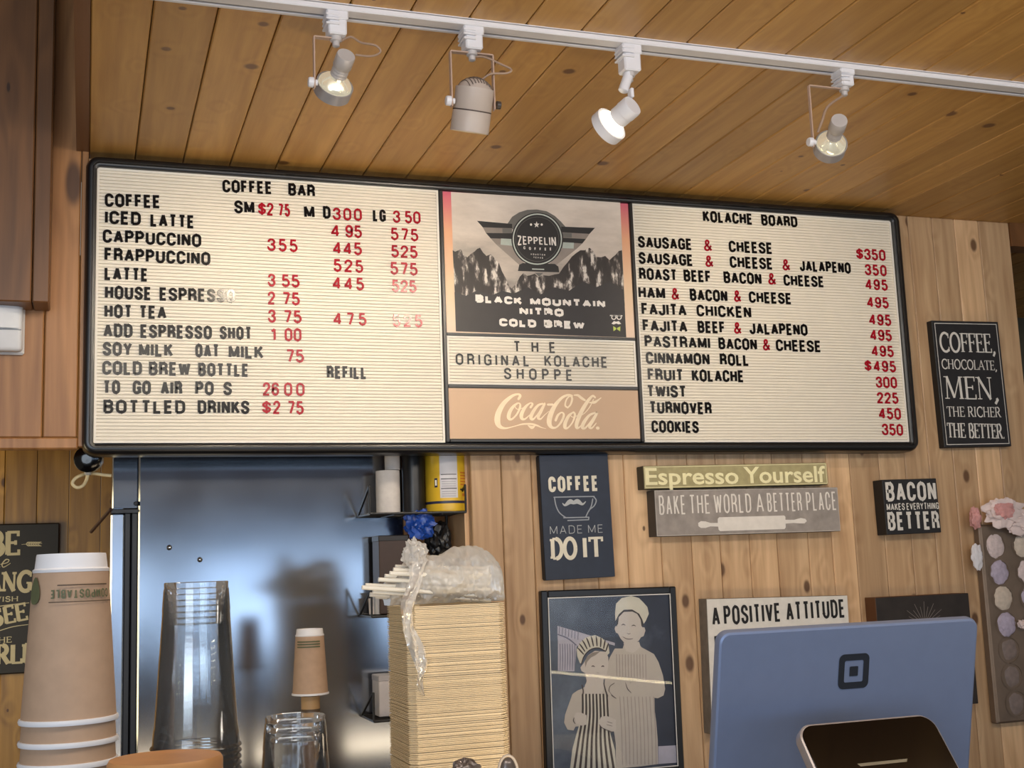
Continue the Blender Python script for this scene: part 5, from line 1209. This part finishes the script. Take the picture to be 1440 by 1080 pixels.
# ---- kraft paper cups, upside down and nested
kraft = mat('kraft_paper', (176, 146, 120), .7, noise=.05, scale=70); kwhite = mat('cup_white', (224, 222, 224), .5, noise=.02)
green_ink = mat('cup_green_ink', (88, 92, 62), .6); brown_ink = mat('cup_brown_ink', (84, 66, 48), .6)
Yk = -1.90
ra = at(27, 1016, Yk); rb = at(165, 1011, Yk); RR = (rb-ra).length/2; cxk = (ra.x+rb.x)/2; zr = (ra.z+rb.z)/2
tpz = at(98, 779, Yk).z; HC = tpz-zr; RB = (at(148, 783, Yk)-at(49, 783, Yk)).length/2
band_h = HC*.105
def kraft_cup(x, y, z, label, group, sc=1.0, ring=True, cn='paper_cup'):
    """cup standing on its rim; z is the rim"""
    t = thing(cn, label, 'cup', (x, y, z), group); R, B, Hh = RR*sc, RB*sc, HC*sc; bh = band_h*sc
    rk_ = B+(R-B)*bh/Hh
    MB().lathe([(R*.985, .002*sc), (rk_*1.035, Hh-bh)], (x, y, z), n=64).build('kraft_sleeve', kraft, t)
    MB().lathe([(R*.985, 0), (R*1.02, -.0005), (R*1.035, .0018*sc), (R*1.02, .004*sc), (R*.98, .0042*sc)], (x, y, z), n=64).build('rolled_rim', kwhite, t)
    MB().lathe([(rk_*1.045, Hh-bh-.001), (rk_*1.06, Hh-bh+.0015), (rk_*1.0, Hh-bh+.003), (B*1.0, Hh-.002), (B*.985, Hh), (B*.93, Hh), (B*.925, Hh-.008), (0, Hh-.008)], (x, y, z), n=64).build('white_base', kwhite, t)
    return t
def wrap_text(mb, s, x, y, z, rad, a0, a1, zb, cap, m_n=0, t=.2, flip=True, slope=0.0):
    """lettering wrapped on a cone: built flat then bent"""
    ln = (a1-a0)*rad(zb); tmp = MB(); sans(tmp, s, (0, 0, 0), (ln, 0, 0), cap, t=t, off=0, th=0, gap=.2)
    vs = []
    for v in tmp.v:
        u = v.x/ln; h = v.z
        if flip: u = 1-u; h = -h
        an = a0+(a1-a0)*u; zz = zb+h; rr = rad(zz)
        vs.append(Vector((x+rr*cos(an), y+rr*sin(an), z+zz)))
    mb.add(vs, tmp.f); return mb
nest = .0155
c0k = kraft_cup(cxk, Yk, zr, 'topmost upside-down kraft cup of the stack with green COMPOSTABLE print', None)
radk = lambda h: (RR*.985+(RB*1.035-RR*.985+.002)*h/(HC-band_h))+.0012
def ang(px, zz):   # angle on the cup seen at a given pixel column
    d = px-(98 if zz > HC*.6 else 97); rpx = (RB+(RR-RB)*.12)/(at(149, 800, Yk).x-at(98, 800, Yk).x)*51
    vx = max(-1, min(1, d/ (52+ (HC-zz)/HC*15))); view = atan2(CAM.y-Yk, CAM.x-cxk)
    return view+math.asin(vx)
z_t = at(110, 838, Yk).z-zr
mb = MB(); wrap_text(mb, 'COMPOSTABLE', cxk, Yk, zr, radk, ang(71, z_t), ang(147, z_t), z_t+.0064, .0080, t=.17)
mb.build('printed_word', green_ink, c0k)
mb = MB()
def wrap_line(mb, pa, pb, zz, th):
    n = 14; vs = []; a0, a1 = ang(pa, zz), ang(pb, zz)
    for i in range(n+1):
        an = a0+(a1-a0)*i/n
        for dz in (0, th): vs.append(Vector((cxk+radk(zz+dz)*cos(an), Yk+radk(zz+dz)*sin(an), zr+zz+dz)))
    mb.add(vs, [[2*i, 2*i+2, 2*i+3, 2*i+1] for i in range(n)])
wrap_line(mb, 69, 151, z_t-.0052, .0009); wrap_line(mb, 80, 145, z_t+.0098, .0012)
mb.build('printed_lines', brown_ink, c0k)
mb = MB(); n = 20; vs = []
zl = at(52, 831, Yk).z-zr
for i in range(n):
    a_ = 2*pi*i/n; zz = zl+.0125*sin(a_); an = ang(50.5, zl)+.20*cos(a_)*(1-.35*sin(a_))
    vs.append(Vector((cxk+radk(zz)*cos(an), Yk+radk(zz)*sin(an), zr+zz)))
mb.add(vs, [list(range(n))]); mb.build('printed_leaf', green_ink, c0k)
zc = zr; k = 1
names = ['second kraft cup rim down the brown stack', 'third kraft cup rim down the brown stack', 'fourth kraft cup rim, lowest visible in the brown stack']
while k <= 4:
    zc -= (at(97, 1044, Yk).z-at(97, 1073.5, Yk).z) if k > 1 else (at(97, 1013.5, Yk).z-at(97, 1044, Yk).z)
    kraft_cup(cxk, Yk, zc, names[k-1] if k <= 3 else 'kraft cup rim under the visible ones in the brown stack', 'kraft cups in the stack' if k > 3 else 'kraft cups in the stack'); k += 1
c0k['group'] = 'kraft cups in the stack'
# base under the stack so the last rim rests on something
stz = zc
tag(MB().lathe([(0, 0), (RR*1.2, 0), (RR*1.25, .004), (RR*1.2, max(.006, stz-CT-.001)), (0, max(.006, stz-CT-.001))], (cxk, Yk, CT), n=40).build('cup_tray', mat('tray_black', (28, 26, 26), .5)), 'round black stand under the kraft cup stack', 'tray')

# ---- clear plastic cups, upside down and nested
clear = film('clear_plastic', (.982, .987, .99), .34, .06, .012)
def clear_cup(x, y, z, R, B, Hh, label, group):
    t = thing('clear_cup', label, 'cup', (x, y, z), group)
    f = lambda q: R+(B-R)*q
    MB().lathe([(f(.03), Hh*.03), (f(.12), Hh*.12), (f(.125)*.985, Hh*.125), (f(.5)*.985, Hh*.5), (f(.82)*.985, Hh*.82), (f(.825), Hh*.825), (f(.955), Hh*.955), (f(.96)*.98, Hh*.958), (f(.965)*.985, Hh*.975), (f(1)*1.0, Hh*.995), (f(1)*.97, Hh)], (x, y, z), n=64).build('cup_wall', clear, t)
    MB().lathe([(R*.985, Hh*.03), (R*1.03, Hh*.022), (R*1.045, Hh*.012), (R*1.03, .001), (R*.99, 0)], (x, y, z), n=64).build('rolled_rim', clear, t)
    MB().lathe([(f(1)*.97, Hh), (f(1)*.94, Hh-.006), (f(1)*.5, Hh-.007), (0, Hh-.006)], (x, y, z), n=48).build('cup_base', clear, t)
    return t
Yp = -1.88
pa, pb = at(230.5, 822, Yp), at(321, 817, Yp); BRp = (pb-pa).length/2; cxp = (pa.x+pb.x)/2; ztp = at(276, 818, Yp).z
zrp = at(280, 1052, Yp).z; HP = ztp-zrp; RP = (at(343, 1050, Yp).x-at(219, 1050, Yp).x)/2
lbls = ['topmost clear plastic cup of the tall upside-down stack']+['clear cup nested in the tall see-through stack']*20
z = zrp; k = 0; d_ = .0058
first = clear_cup(cxp, Yp, zrp, RP, BRp, HP, lbls[0], 'clear cups in the tall stack')
while k < 6:
    z -= d_; k += 1
    dup(first, (cxp, Yp, z), 'clear plastic cup nested under the topmost one of the tall stack', 'clear cups in the tall stack')
tag(MB().lathe([(0, 0), (RP*1.1, 0), (RP*1.1, z-CT-.0005), (0, z-CT-.0005)], (cxp, Yp, CT), n=40).build('cup_stand', MATS['tray_black']), 'black stand under the tall clear cup stack', 'stand')
Yq = -1.78
pa, pb = at(373, 1010, Yq), at(456.5, 1006, Yq); BRq = (pb-pa).length/2; cxq = (pa.x+pb.x)/2; ztq = at(415, 1006, Yq).z
RQ = BRq*1.33; HQ = .135; zq = ztq-HQ
f2 = clear_cup(cxq, Yq, zq, RQ, BRq, HQ, 'topmost clear cup of the short stack below the bottle cup', 'clear cups in the short stack')
dup(f2, (cxq-.001, Yq, zq-.0095), 'clear cup nested under the top one of the short stack', 'clear cups in the short stack')
zz = zq-.0095
dup(f2, (cxq, Yq, zz-.0095), 'clear cup lowest of the three in the short stack', 'clear cups in the short stack'); zz -= .0095
tag(MB().lathe([(0, 0), (RQ*1.1, 0), (RQ*1.1, zz-CT-.0005), (0, zz-CT-.0005)], (cxq, Yq, CT), n=40).build('cup_stand', MATS['tray_black']), 'black stand under the short clear cup stack', 'stand')

# ---- jar with a wooden lid
Yw = -2.08
wa, wb = at(150, 1069, Yw), at(313, 1069, Yw); rw = (wb-wa).length/2; cw = (wa+wb)/2; zw = at(234, 1062.5, Yw-.0).z
jt = thing('lidded_jar', 'round jar with a turned wooden lid in front of the clear cups', 'jar', (cw.x, Yw, CT))
lid_wood = mat('lid_beech', (190, 136, 84), .45, noise=.14, scale=18)
MB().lathe([(0, 0), (rw*.96, 0), (rw, -.003), (rw, -.016), (rw*.97, -.019), (0, -.019)], (cw.x, Yw, zw-.001), n=56).build('wooden_lid', lid_wood, jt)
MB().lathe([(0, 0), (rw*.9, 0), (rw*.92, .004), (rw*.92, zw-.021-CT), (0, zw-.021-CT)], (cw.x, Yw, CT), n=48).build('jar_body', mat('jar_ceramic', (206, 198, 186), .35), jt)

# ---- syrup bottle wearing an upturned kraft cup
Ys = -.35
sa, sb = at(411, 969, Ys), at(461.5, 969, Ys); sc2 = (sb-sa).length/2/RR; cs = (sa+sb)/2
zs_ = at(436, 884, Ys).z-HC*sc2
bt = thing('syrup_bottle', 'slim brown labelled bottle holding up a kraft cup near the refrigerator', 'bottle', (cs.x, Ys, BT))
rn = (at(454, 985, Ys).x-at(428, 985, Ys).x)/2
bglass = mat('bottle_amber', (96, 66, 36), .2); blab = mat('bottle_label', (176, 140, 96), .6)
MB().lathe([(0, 0), (rn*1.9, 0), (rn*2, .006), (rn*2, .03), (rn*1.4, .05), (rn*.96, .06), (rn*.96, zs_-BT+.02), (0, zs_-BT+.02)], (cs.x, Ys, BT), n=32).build('bottle_body', bglass, bt)
MB().lathe([(rn, zs_-BT-.075), (rn, zs_-BT-.004)], (cs.x, Ys, BT), n=32).build('neck_label', blab, bt)
MB().lathe([(rn*1.02, zs_-BT-.038), (rn*1.02, zs_-BT-.031)], (cs.x, Ys, BT), n=32).build('label_band', MATS['cup_brown_ink'], bt)
kc = kraft_cup(cs.x, Ys, zs_, 'single kraft cup upside down on the slim bottle by the refrigerator', None, sc2)
mb = MB()
for zz in (HC*.80, HC*.76, HC*.72):
    rr = radk(zz)*sc2
    n = 20; vs = []; v0 = atan2(CAM.y-Ys, CAM.x-cs.x)
    for i in range(n+1):
        an = v0-.9+1.6*i/n
        for dz in (0, .0028): vs.append(Vector((cs.x+(rr+.0005)*cos(an), Ys+(rr+.0005)*sin(an), zs_+(zz)*sc2+dz)))
    mb.add(vs, [[2*i, 2*i+2, 2*i+3, 2*i+1] for i in range(n)])
mb.build('printed_lines', green_ink, kc)

# ================================================================== stacked paper trays and the bag of straws on top
Yt = -.72
tl, tr_ = at(573, 850, Yt), at(711.5, 851, Yt); bw = (tr_-tl).length
tray_x0 = at(551, 853, Yt+.12).x; TW = tr_.x-tl.x; topz = (tl.z+tr_.z)/2
traym = mat('tray_paper', (240, 226, 198), .75, noise=.05, scale=30); trayd = mat('tray_paper_edge', (228, 208, 172), .8, noise=.05)
TX = (tl.x+tr_.x)/2; TDEP = .19
def make_tray(label):
    """folded food tray, corners cut off, walls flaring a little to its rim"""
    t = thing('paper_tray', label, 'food tray', (TX, Yt+TDEP/2, 0), 'stacked paper trays')
    def oct_(w, d, c, z): return [Vector((TX+x, Yt+TDEP/2+y, z)) for x, y in ((w-c, d), (-w+c, d), (-w, d-c), (-w, -d+c), (-w+c, -d), (w-c, -d), (w, -d+c), (w, d-c))]
    w, d = TW/2, TDEP/2
    mb = MB(); loft(mb, [oct_(w*.90, d*.90, .012, -.012), oct_(w*.985, d*.985, .013, -.0014), oct_(w, d, .014, -.0012), oct_(w, d, .014, 0), oct_(w*.975, d*.975, .013, 0), oct_(w*.88, d*.88, .012, -.011)], 0, False)
    k = len(mb.v); mb.f.append([k-8+i for i in range(8)]); mb.fm.append(0); mb.rnd.append(0); mb.sm.append(False)
    mb.build('tray_wall', traym, t)
    loft(mb := MB(), [oct_(w+.0006, d+.0006, .0142, -.0014), oct_(w+.0006, d+.0006, .0142, -.0004)], 0, False); mb.build('tray_rim', trayd, t)
    return t
zt = topz; N_T = 0
t0 = make_tray('topmost cream paper tray of the tall stack, directly under the straw bag'); t0.location.z = zt
step = .0036
zbot = topz-(at(640, 1080, Yt).z*-1+topz)-.03
rnd = random.Random(3); zcur = zt
gaps = [at(640, y, Yt).z for y in (944, 1008, 1071)]
while zcur > zbot and N_T < 96:
    z2 = zcur-step*rnd.uniform(.9, 1.1)
    for g in gaps:
        if z2 < g <= zcur: z2 -= .0022
    zcur = z2; N_T += 1
    dup(t0, (TX+rnd.uniform(-.0009, .0009), Yt+TDEP/2+rnd.uniform(-.0012, .0012), zcur), 'cream folded paper tray within the tall stack under the straw bag', 'stacked paper trays')
tag(MB().box((TX-TW*.45, Yt+.02, BT+.0005), (TX+TW*.45, Yt+TDEP-.02, zcur-.0125), 0, 0, .004).build('carton', mat('plain_carton', (160, 126, 88), .8)), 'plain carton holding up the paper tray stack', 'box')

straw_white = mat('straw_white', (226, 222, 212), .4, noise=.03)
Ysb = Yt+.03
def straw(px0, py0, px1, py1, dy, label):
    a = at(px0, py0, Ysb+dy); b = at(px1, py1, Ysb+dy); r = .0044; d = (b-a); L = d.length
    t = MB().lathe([(r*.8, 0), (r, 0), (r, L), (r*.8, L), (r*.8, 0)], a, d, 12).build('drinking_straw', straw_white)
    tag(t, label, 'straw', 'straws in the clear bag')
ends = [(509, 826, 690, 838, .0), (514, 823, 690, 830, .02), (524, 832, 690, 843, .01), (532, 815, 688, 822, .01), (541, 810, 690, 818, .03), (520, 836, 690, 845, .03), (548, 806, 690, 812, .0), (528, 839, 690, 846, .05), (553, 801, 688, 806, .02), (536, 826, 690, 833, .05), (545, 818, 690, 826, .06), (556, 797, 686, 800, .04)]
lb = ['white drinking straw poking out longest toward the refrigerator', 'white drinking straw just above the longest one by the refrigerator']
for i, e in enumerate(ends): straw(*e, lb[i] if i < 2 else 'white drinking straw bundled in the clear bag on the trays')
bagm = film('bag_film', (.96, .95, .93), .35, .10, .40)
bt_ = thing('straw_bag', 'crumpled clear bag of white straws lying on the paper tray stack', 'bag', (TX, Ysb+.03, topz))
def bag_shape():
    from mathutils import noise as NZ
    xa = at(552, 830, Ysb).x; xb = at(712, 815, Ysb).x; n = 110; m = 72; vs = []; fs = []
    for i in range(n+1):
        u = i/n; x = xa+(xb-xa)*u
        pxx = 552+160*u
        # silhouette of the top in the survey: neck at the end with the knot, full at the other
        tops = [(0, 826), (.1, 806), (.2, 790), (.32, 786), (.45, 786), (.58, 777), (.72, 772), (.86, 776), (.94, 788), (.985, 812), (1, 830)]
        for (u0, y0), (u1, y1) in zip(tops, tops[1:]):
            if u0 <= u <= u1: ty = y0+(y1-y0)*(u-u0)/(u1-u0); break
        zt_ = at(pxx, ty, Ysb).z; z0 = topz+.003; h = max(.004, (zt_-z0))
        dep = .075*min(1, .45+u*1.2)*(1 if u < .93 else max(.3, 1-(u-.93)*8))
        for k in range(m):
            a = 2*pi*k/m; y = cos(a)*dep; zz = z0+h/2+sin(a)*h/2
            p = Vector((x, Ysb+.055+y, zz)); d = NZ.noise(p*30)*.010+(.5-abs(NZ.noise(p*42)))*.012+(.4-abs(NZ.noise(p*95)))*.006
            nx = Vector((0, cos(a), sin(a)))
            q = p+nx*d
            if q.z < z0: q.z = z0
            vs.append(q)
    for i in range(n):
        for k in range(m): fs.append([i*m+k, i*m+(k+1) % m, (i+1)*m+(k+1) % m, (i+1)*m+k])
    fs.append(list(range(m))[::-1]); fs.append([n*m+k for k in range(m)])
    return MB().add(vs, fs, 0, 0, True)
bag_shape().build('bag_body', bagm, bt_)
# gathered neck and its hanging tail
blob('bag_neck', at(583, 778, Ysb+.01), (.026, .02, .030), bagm, 8, .45, freq=5, parent=bt_)
def strip(pts, w0, seed, name, m):
    from mathutils import noise as NZ
    q = smooth_pts([(*at(x, y, Ysb-.015+dy), w) for x, y, dy, w in pts], 8); vs = []; fs = []; c = 9
    for i, p in enumerate(q):
        for k in range(c):
            s_ = -1+2*k/(c-1); v = Vector(p[:3])+Vector((s_*p[3], 0, 0)); v.y += .008*cos(s_*5+i*.35)+.006*NZ.noise(v*60); v.x += .002*NZ.noise(v*90); vs.append(v)
    for i in range(len(q)-1):
        for k in range(c-1): fs.append([i*c+k, i*c+k+1, (i+1)*c+k+1, (i+1)*c+k])
    return MB().add(vs, fs, 0, 0, True).build(name, m, bt_, recalc=False)
strip([(588, 790, 0, .018), (582, 822, -.012, .014), (573, 850, -.022, .012), (575, 885, -.024, .013), (586, 912, -.024, .015), (593, 940, -.024, .012), (590, 962, -.022, .004), (596, 978, -.022, .002)], 1, 4, 'bag_tail', bagm)

# ================================================================== till screen and customer display
silver = mat('screen_silver', (140, 154, 186), .38, metal=.5, noise=.02, spec=.5)  # silver with the blue cast of window daylight put into its colour
Ym = -1.70
P0, P1 = at(1012, 889, Ym), at(1377, 869.5, Ym); wm = (P1-P0).length
up = Vector((0, -sin(radians(13)), cos(radians(13)))); uxm = (P1-P0).normalized(); uxm.z = 0; uxm.normalize()
nm = uxm.cross(up).normalized()           # faces the customer
def rpanel(w, h, r, th, o, ux, uz, n, k=8, edge=.004):
    """rounded slab: o = upper centre of the front face"""
    def loop(ins, d):
        out = []
        for cx, cz, a0 in ((w/2-r, -r, 0), (-w/2+r, -r, 90), (-w/2+r, -h+r, 180), (w/2-r, -h+r, 270)):
            for i in range(k+1):
                a = radians(a0+90*i/k); out.append(o+ux*(cx+(r-ins)*cos(a))+uz*(cz+(r-ins)*sin(a))-n*d)
        return out
    mb = MB(); L_ = [loop(edge, 0), loop(edge*.3, edge*.3), loop(0, edge), loop(0, th-edge), loop(edge, th)]
    loft(mb, L_, 0, True); m = 4*(k+1)
    mb.add(L_[0], [list(range(m))]); mb.add(L_[-1], [list(range(m))[::-1]])
    return mb
oc = (P0+P1)/2
hm = wm*.70
sm_ = thing('till_screen', 'silver back of a tilted till screen with a square black emblem', 'screen', (oc.x, Ym+.03, CT))
rpanel(wm, hm, .016, .016, oc, uxm, up, nm).build('back_shell', silver, sm_)
rpanel(wm-.012, hm-.012, .012, .004, oc-nm*.0165-up*.006, uxm, up, nm, edge=.001).build('glass_front', mat('screen_glass', (12, 12, 14), .08), sm_)
foot = oc-up*hm
MB().box((oc.x-.05, Ym-.02, CT), (oc.x+.05, Ym+.14, CT+.012), 0, 0, .004).build('foot', silver, sm_)
MB().tube([oc-up*(hm*.75)-nm*.012, Vector((oc.x, Ym+.07, CT+.08)), Vector((oc.x, Ym+.06, CT+.006))], .018, 14).build('stand_neck', silver, sm_)
ec = at(1203, 945, Ym+.01); ec = oc+uxm*((ec-oc).dot(uxm))+up*((ec-oc).dot(up))
es = (at(1224.5, 945, Ym)-at(1181.5, 947, Ym)).length/2
def sq_ring(a, r, b, rb):
    def lp(h, r_): 
        out = []
        for sx, sz, a0 in ((1, 1, 0), (-1, 1, 90), (-1, -1, 180), (1, -1, 270)):
            for i in range(7):
                an = radians(a0+15*i); out.append(ec+uxm*(sx*(h-r_)+r_*cos(an))+up*(sz*(h-r_)+r_*sin(an))+nm*.0006)
        return out
    o_, i_ = lp(a, r), lp(b, rb); m = len(o_)
    return o_, i_, m
mb = MB(); o_, i_, m = sq_ring(es, es*.34, es*.62, es*.10); mb.add(o_+i_, [[k, (k+1) % m, m+(k+1) % m, m+k] for k in range(m)])
o_, i_, m = sq_ring(es*.28, es*.06, es*.2, .0005); mb.add(o_, [list(range(m))]); mb.build('square_emblem', mat('emblem_black', (34, 38, 46), .45), sm_)
# customer display in front
Yd = Ym-.075
Q0, Q1 = at(1117, 1018.5, Yd), at(1309, 1003.5, Yd); wd = (Q1-Q0).length
upd = Vector((0, sin(radians(38)), cos(radians(38)))); uxd = (Q1-Q0); uxd.z = 0; uxd.normalize(); nd = uxd.cross(upd).normalized()
od = (Q0+Q1)/2
cdp = thing('customer_display', 'glossy black customer display with a pale rim in front of the till screen', 'card reader', (od.x, Yd, CT))
rpanel(wd, .125, .022, .016, od, uxd, upd, nd, edge=.003).build('bezel', mat('display_rim', (168, 160, 158), .35, metal=.4), cdp)
rpanel(wd-.007, .118, .0185, .002, od+nd*.0012-upd*.0035, uxd, upd, nd, edge=.0006).build('glass', mat('display_black_glass', (8, 5, 6), .06, spec=.10), cdp)
fx = od-upd*.066
pc = od+nd*.0014-upd*.0
w_ = wd*.36; mb = MB()
ic = od - upd*.060 + nd*.0014 + uxd*(wd*-.02)
mb.add([ic+uxd*a+upd*b for a, b in ((-w_/2, 0), (w_/2, 0), (w_/2-.003, -.004), (-w_/2+.003, -.004))], [[0, 1, 2, 3]]); mb.build('gold_slot_line', mat('gold_line', (104, 92, 66), .4), cdp)
MB().box((od.x-.04, Yd-.07, CT), (od.x+.04, Yd+.0, CT+.02), 0, 0, .004).build('base', mat('display_base', (40, 40, 44), .4), cdp)
MB().tube([od-upd*.07-nd*.016, Vector((od.x, Yd-.03, CT+.015))], .016, 12).build('neck', MATS['display_base'], cdp)

# ================================================================== baking tin hung on the wall
tin = mat('baking_tin', (128, 112, 98), .5, metal=.45, noise=.14, scale=16)
Yg = WF-.03
A, B = at(1373.5, 738, Yg), at(1406.5, 1018, Yg)
HG = A.z-B.z; GX0 = (A.x+B.x)/2-.002; GW = (at(1411, 850, Yg).x-GX0)*2+at(1436, 766, Yg).x-at(1398, 768, Yg).x
wt = thing('baking_tin', 'old muffin baking tin filled with paper rounds hung as decoration', 'wall decoration', (GX0+GW/2, WF, B.z))
mb = MB(); mb.box((GX0, Yg, B.z), (GX0+GW, WF-.001, A.z), 0, 0, .004); mb.box((GX0+.004, Yg-.004, B.z+.004), (GX0+GW-.004, Yg+.002, A.z-.004), 0, 0, .004); mb.build('tin_sheet', tin, wt)
wells = [(1398, 768), (1404, 805), (1409, 841), (1414, 878), (1418, 914), (1422, 951), (1428, 989)]
cr_ = (at(1411, 768, Yg).x-at(1386, 768, Yg).x)/2
colstep = at(1436, 766, Yg).x-at(1398, 768, Yg).x
paperp = [mat('round_pale', (206, 190, 188), .7, noise=.14, scale=90, bump=.5), mat('round_lilac', (176, 166, 184), .7, noise=.14, scale=90, bump=.5), mat('round_cream', (200, 186, 170), .7, noise=.12, scale=70, bump=.5), mat('round_tin', (126, 112, 106), .5, noise=.15, scale=60)]
for ci in range(2):
    for ri, (x, y) in enumerate(wells):
        c = at(x, y, Yg); c.x += ci*colstep; c.z += -ci*.001
        MB().lathe([(cr_*1.18, -.0045), (cr_*1.22, -.006), (cr_*1.1, -.006), (cr_*1.06, .002), (cr_*.7, .012)], Vector((c.x, Yg, c.z)), (0, 1, 0), 28).build('tin_cup', tin, wt)
        if ri < 4 or (ci == 1 and ri == 4):
            mm = paperp[(ri+ci*2) % 3] if ri < 3 else paperp[1] if ri == 3 else paperp[2]
            o = blob('paper_round', Vector((c.x, Yg-.004, c.z)), (cr_*1.0, .010, cr_*1.12), mm, ri*7+ci, .16, freq=5, parent=wt)
        else:
            blob('dull_round', Vector((c.x, Yg-.001, c.z)), (cr_*1.0, .006, cr_*1.1), paperp[3], ri*5+ci, .12, freq=4, parent=wt)
rib = mat('ribbon_pale_pink', (226, 208, 204), .6, noise=.12, scale=26, bump=.3); rib2 = mat('ribbon_rose', (206, 150, 146), .6, noise=.2, scale=30, bump=.3)
blob('bow', at(1412, 721, Yg-.03), (.078, .022, .046), rib, 21, .5, freq=5, parent=wt); blob('bow', at(1440, 735, Yg-.03), (.06, .02, .042), rib, 22, .5, freq=5, parent=wt)
blob('bow_knot', at(1412, 718, Yg-.045), (.04, .012, .026), rib2, 23, .4, freq=5, parent=wt); blob('bow_end', at(1372, 729, Yg-.012), (.020, .014, .034), rib2, 24, .4, freq=5, parent=wt)
blob('ribbon_tail', at(1374, 783, Yg-.006), (.022, .008, .042), mat('ribbon_white', (222, 220, 224), .6, bump=.3, scale=30), 25, .3, freq=4, parent=wt)
blob('bow_end', at(1438, 878, Yg-.02), (.018, .012, .014), rib, 26, .4, freq=5, parent=wt)

# ================================================================== two scoops standing in a crock, just peeping in
Yc_ = -.95
ck = at(672, 1085, Yc_)
crock = thing('utensil_crock', 'grey crock below the tray stack', 'crock', (ck.x, Yc_, BT))
MB().lathe([(0, 0), (.05, 0), (.058, .01), (.06, .20), (.056, .20), (.054, .012), (0, .012)], (ck.x, Yc_, BT), n=36).build('crock_wall', mat('crock_grey', (120, 116, 112), .4), crock)
scm = mat('scoop_grey', (112, 106, 106), .3, metal=.6, noise=.3, scale=30)
for (px, py, rx, h_, lbl, rim) in ((654, 1066, .030, .030, 'dented grey metal scoop head poking up before the tray stack', False), (713, 1062, .0185, .032, 'slim grey spoon head with a pale rim beside the tray stack', True)):
    c = at(px, py, Yc_); t = thing('metal_scoop', lbl, 'scoop', (c.x, Yc_, BT))
    if not rim:
        blob('scoop_head', Vector((c.x, Yc_, c.z-h_)), (rx, .016, h_), scm, 31, .28, freq=4, parent=t)
        MB().tube([(c.x, Yc_, c.z-h_*1.6), (ck.x-.01, Yc_, BT+.015)], .004, 10).build('handle', scm, t)
    else:
        blob('scoop_head', Vector((c.x, Yc_, c.z-h_)), (rx*.86, .010, h_*.92), scm, 33, .06, freq=3, parent=t)
        pts = [Vector((c.x+rx*cos(a), Yc_-.002, c.z-h_+h_*sin(a))) for a in [2*pi*i/28 for i in range(28)]]
        MB().tube(pts, .0026, 8, closed=True).build('scoop_rim', mat('scoop_rim_pale', (190, 180, 170), .35), t)
        MB().tube([(c.x, Yc_, c.z-h_*1.8), (ck.x+.012, Yc_, BT+.015)], .004, 10).build('handle', scm, t)

# ================================================================== lit pastry case behind the customer (its lamp shows in the picture glass)
e0, e1 = Vector((3.14, -5.2, .877)), Vector((3.43, -3.86, .876))
dd = (e1-e0).normalized(); sd = Vector((dd.y, -dd.x, 0)); pcs = thing('pastry_case', 'low pastry case with a strip lamp along its top edge', 'display case', (3.5, -4.5, 0))
F_ = Matrix(((dd.x, sd.x, 0, e0.x), (dd.y, sd.y, 0, e0.y), (0, 0, 1, 0), (0, 0, 0, 1)))
MB().box((-.1, .012, 0), ((e1-e0).length+.1, .5, .868), 0, 0, .004, F_).build('case_body', MATS['dark_pine'], pcs)
MB().box((-.1, -.012, .855), ((e1-e0).length+.1, .5, .868), 0, 0, .003, F_).build('case_top', MATS['counter_laminate'], pcs)
MB().tube([e0, e1], .009, 10).build('strip_lamp', mat('strip_lamp_glow', (255, 236, 190), .4, emit=40), pcs)
